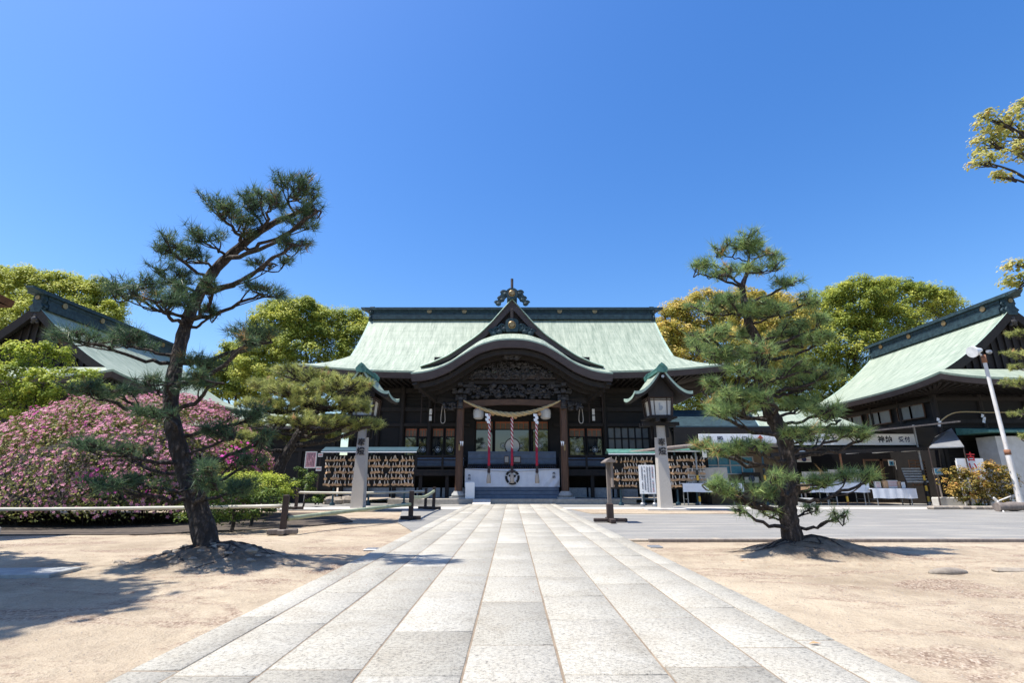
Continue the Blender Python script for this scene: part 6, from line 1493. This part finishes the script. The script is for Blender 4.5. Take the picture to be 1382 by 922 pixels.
def azalea():
    c = P(120, 640, 16.2); cx, cy = -11.6, 17.3; rx, ry, h = 6.4, 4.2, 3.85
    root = thing('azalea_bush', (cx, cy, 0), 'huge clipped azalea mound covered in pink blossoms at the left', 'azalea bush')
    def surf(n, lo=.12):
        d = unit(rng.normal(0, 1, (n * 2, 3))); d[:, 2] = np.abs(d[:, 2]); d = d[:n]
        bump_ = 1 + .045 * (vnoise(d[:, 0] * 6 + 9, d[:, 1] * 6 + d[:, 2] * 5 + 9, 11) - .5) * 2 + .05 * (vnoise(d[:, 0] * 15 + 9, d[:, 1] * 9 + d[:, 2] * 14 + 9, 12) - .5) + rng.normal(0, .014, n)
        p = np.stack([cx + d[:, 0] * np.where(d[:, 0] > 0, 3.5, 6.2) * bump_, cy + d[:, 1] * ry * bump_, .45 + (h - .45) * d[:, 2] ** 1.12 * bump_ - .32 * np.clip(1 - d[:, 2] * 5, 0, 1) * rng.random(n) ** 2], 1)
        nn = unit(d / np.array([rx, ry, h])); return p, nn
    p, nn = surf(62000); V, Fc = leaf_quads(p + nn * rng.uniform(-.16, .03, (len(p), 1)), unit(nn * .5 + rng.normal(0, .5, p.shape) + [0, 0, .3]), .085, .5)
    np_mesh('foliage', V, Fc, MATS['leaf_azalea'], root, rnd=np.clip(rng.beta(2, 2.4, len(p)), 0, 1))
    p, nn = surf(16500); low = (p[:, 2] - .3) / h
    patch = vnoise(p[:, 0] * 1.5 + 30, p[:, 1] * 1.5 + p[:, 2] * 1.6 + 30, 21)
    keep = (rng.random(len(p)) < np.clip(.34 + .8 * low, 0, 1) * np.clip(.2 + 1.2 * patch, 0, 1)); p = p[keep]; nn = nn[keep]
    n = len(p); mag = vnoise(p[:, 0] * 2.1 + 50, p[:, 2] * 2.4 + 50, 31); tn = np.clip(rng.beta(2, 3, n) * .9, 0, .86); tn = np.where((mag > .83) & (rng.random(n) < .6), rng.uniform(.93, 1, n), tn)
    ax = unit(nn + rng.normal(0, .35, nn.shape)); u = unit(np.cross(ax, rng.normal(0, 1, ax.shape))); v = np.cross(ax, u)
    Vs = []; s = rng.uniform(.036, .055, (n, 1)); c0 = p + nn * .03
    for k in range(5):
        a = k * 2 * math.pi / 5; d = u * math.cos(a) + v * math.sin(a); e = u * math.cos(a + .45) + v * math.sin(a + .45); f = u * math.cos(a - .45) + v * math.sin(a - .45)
        Vs.append(np.stack([c0, c0 + f * s * .75 + ax * s * .35, c0 + d * s * 1.1 + ax * s * .45, c0 + e * s * .75 + ax * s * .35], 1))
    V = np.stack(Vs, 1).reshape(-1, 3); Fc = np.arange(len(V)).reshape(-1, 4)
    o = np_mesh('blossoms', V, Fc, MATS['blossom'], root, rnd=np.repeat(tn, 5)); o['kind'] = 'stuff'
    m = MB()
    for k in range(130):
        a = random.uniform(-2.9, -.2) if k < 100 else random.uniform(0, 6.28); d = random.uniform(.55, .97); rx = 3.5 if math.cos(a) > 0 else 6.2; b = np.array([cx + rx * d * .8 * math.cos(a), cy + ry * d * .8 * math.sin(a), -.02])
        t = np.array([cx + rx * d * 1.02 * math.cos(a), cy + ry * d * 1.02 * math.sin(a), random.uniform(.5, 1.0)])
        m.tube(smooth_path([b, (b + t) / 2 + rng.normal(0, .12, 3), t], 3), list(np.linspace(.022, .008, 7)), 5, caps=False)
    m.build('stems', 'bark', root, True)['kind'] = 'stuff'
    m = MB(); th = np.linspace(0, 2 * math.pi, 40); m.add([(cx + .9 * (3.5 if math.cos(t) > 0 else 6.2) * math.cos(t), cy + .9 * ry * math.sin(t), .45) for t in th[:-1]] + [(cx + .72 * (3.5 if math.cos(t) > 0 else 6.2) * math.cos(t), cy + .72 * ry * math.sin(t), 1.9) for t in th[:-1]] + [(cx, cy, 3.0)], [(k, (k + 1) % 39, 39 + (k + 1) % 39, 39 + k) for k in range(39)] + [(39 + k, 39 + (k + 1) % 39, 78) for k in range(39)])
    m.build('inner_twigs', 'bark', root, True)
azalea()
def bed(name, poly, m, lab=None):
    o = MB().prism(poly, -.05, .012, 'z').build(name, m); tag(o, kind='structure')
bed('planting_soil', [(-19, 11.9), (-13, 11.7), (-8, 12.0), (-6.5, 13.0), (-5.2, 14.5), (-4.7, 16.0), (-5.5, 17.8), (-7, 20.5), (-20, 20.5)], 'soil')
def shrub(name, label, blobs_px, Y, base, m, leaf=.06, clump=.16, dens=.36, leaves=46, cat='shrub', group=None):
    return broad_tree(name, label, blobs_px, Y, base, m, leaf=leaf, clump=clump, dens=dens, leaves=leaves, trunk_r=.05, dy=.3, cat=cat, group=group)
shrub('clipped_shrub', 'low dark green clipped shrub behind the pine trunk and bamboo rail', [(320, 690, 34, 20), (355, 682, 30, 20), (300, 672, 40, 24), (275, 695, 36, 18)], 12.6, 320, MATS['leaf_shrub'])
shrub('clipped_shrub', 'yellow topped clipped shrub between the azalea and the rounded pine', [(330, 655, 36, 16), (362, 658, 28, 16), (385, 662, 14, 14)], 14.2, 345, MATS['leaf_maple'])
shrub('azalea_shrub', 'small azalea with bright magenta blossoms under the pine branches', [(322, 612, 20, 16), (310, 640, 24, 18), (330, 636, 16, 18)], 14.8, 318, MATS['leaf_azalea'])
def magenta():
    r = [o for o in col.objects if o.get('label', '').startswith('small azalea with')][0]
    bl = [P(323, 610, 14.6), P(316, 618, 14.5), P(330, 618, 14.5)]; c = np.concatenate([b + rng.normal(0, 1, (40, 3)) * [.16, .15, .10] for b in bl])
    V, Fc = leaf_quads(c, unit(rng.normal(0, .6, c.shape) + [0, -.5, .4]), .10, .9); o = np_mesh('blossoms', V, Fc, MATS['blossom'], r, rnd=rng.uniform(.9, 1, len(c))); o['kind'] = 'stuff'
magenta()
shrub('orange_bush', 'orange red leaved bush beside the small blue sign on its post', [(1288, 646, 15, 14), (1308, 652, 18, 16), (1298, 668, 18, 14), (1322, 660, 10, 20)], 24.6, 1302, MATS['leaf_rust'], leaf=.11, clump=.24)
shrub('orange_bush', 'golden green bush between the red sign and the floodlight pole', [(1343, 640, 18, 14), (1352, 655, 20, 20), (1338, 668, 16, 18), (1362, 668, 12, 16)], 24.5, 1346, MATS['leaf_rust'], leaf=.11, clump=.24)
shrub('grass_tuft', 'small green tuft at the foot of the red sign', [(1322, 688, 10, 6), (1338, 690, 8, 5)], 24.3, 1326, MATS['leaf_shrub'], leaf=.09, clump=.14)
shrub('bush', 'leafy bush beside the pink poster under the rounded pine', [(418, 655, 8, 14), (405, 650, 10, 18), (425, 675, 12, 6)], 25.4, 412, MATS['leaf_shrub'], leaf=.1, clump=.2)
# wood beyond the halls and the trees that stand behind the viewer and show in the door glass
for k, (px, Y, lab) in enumerate(((560, -16, 'tree behind the viewer mirrored in the left hall doors'), (820, -16, 'tree behind the viewer mirrored in the right hall doors'), (745, -20, 'low tree behind the viewer mirrored in the middle doors'))):
    X = (px - 691) / 691 * 60
    root = thing('broadleaf_tree', (X, Y, 0), lab, 'tree', 'trees behind the viewer')
    pos, nrm, tn = crown_points([(X, Y, 6, 4, 4, 3.2), (X + 2.5, Y, 5, 3, 3, 2.6), (X - 2.6, Y + .5, 5.2, 3, 3, 2.6)], .9, .3, 40); V, Fc = leaf_quads(pos, nrm, .34, .6)
    np_mesh('crown', V, Fc, MATS['leaf_green'], root, rnd=tn); MB().tube([(X, Y, 0), (X, Y, 6)], [.4, .25], 8).build('trunk', 'bark', root)
# eave corner of a gate roof just outside the left edge
def gate_corner():
    tip = P(21, 407, 11.5); x, y, z = tip
    r = thing('gate_roof', (x - 3, y, 0), 'brown eave tip of a nearer building poking in at the left edge', 'building')
    m = MB(); m.add([(x, y, z), (x - 4.2, y - .2, z + .0), (x - 4.2, y - 4, z + 1.6), (x - 1.6, y - 3, z + 1.0), (x - .1, y + .05, z - .14), (x - 4.2, y, z - .22), (x - 4.2, y - 4, z + 1.4)], [(0, 1, 2, 3), (0, 4, 5, 1), (4, 6, 5), (0, 3, 4)]); m.build('roof', 'brown_wood', r)
    for dx, dy in ((-2.2, -.8), (-3.8, -.8)): MB().bx(x + dx - .1, x + dx + .1, y + dy - .1, y + dy + .1, 0, z + .1).build('post', 'dark_wood', r)
gate_corner()

def litter():
    k = 3400; V = []; Fc = []
    xs = np.concatenate([rng.normal(MOUNDS[0][0] + .5, 1.3, k // 2), rng.normal(MOUNDS[1][0] + .6, 1.4, k // 2)]); ys = np.concatenate([rng.normal(MOUNDS[0][1] - .2, .9, k // 2), rng.normal(MOUNDS[1][1] - .2, .9, k // 2)])
    zs = ground_h(xs, ys) + .012
    zs = np.where((xs > -2.27) & (xs < 2.28), .036, zs)
    a = rng.uniform(0, 6.28, k); L = rng.uniform(.03, .08, k); w_ = .0022
    dx, dy = np.cos(a) * L / 2, np.sin(a) * L / 2; nx, ny = -np.sin(a) * w_, np.cos(a) * w_
    P4 = np.stack([np.stack([xs - dx - nx, ys - dy - ny, zs], 1), np.stack([xs + dx - nx, ys + dy - ny, zs + .004], 1), np.stack([xs + dx + nx, ys + dy + ny, zs + .004], 1), np.stack([xs - dx + nx, ys - dy + ny, zs], 1)], 1)
    o = np_mesh('needle_litter', P4.reshape(-1, 3), np.arange(4 * k).reshape(-1, 4), 'rust'); tag(o, 'fallen brown pine needles scattered round both pines', 'needles', kind='stuff')
    for px, py, lab in ((1100, 870, 'small yellow fallen leaf on the right edge of the path'), (1002, 758, 'small brown chip of wood on the sand right of the right pine')):
        g = G(px, py, .035 if px > 1050 else 0); m = MB(); m.add([(g[0] - .045, g[1], g[2] + .004), (g[0], g[1] - .018, g[2] + .012), (g[0] + .045, g[1], g[2] + .004), (g[0], g[1] + .018, g[2] + .015)], [(0, 1, 2, 3)])
        tag(m.build('fallen_leaf', 'plaque_wood'), lab, 'leaf')
litter()
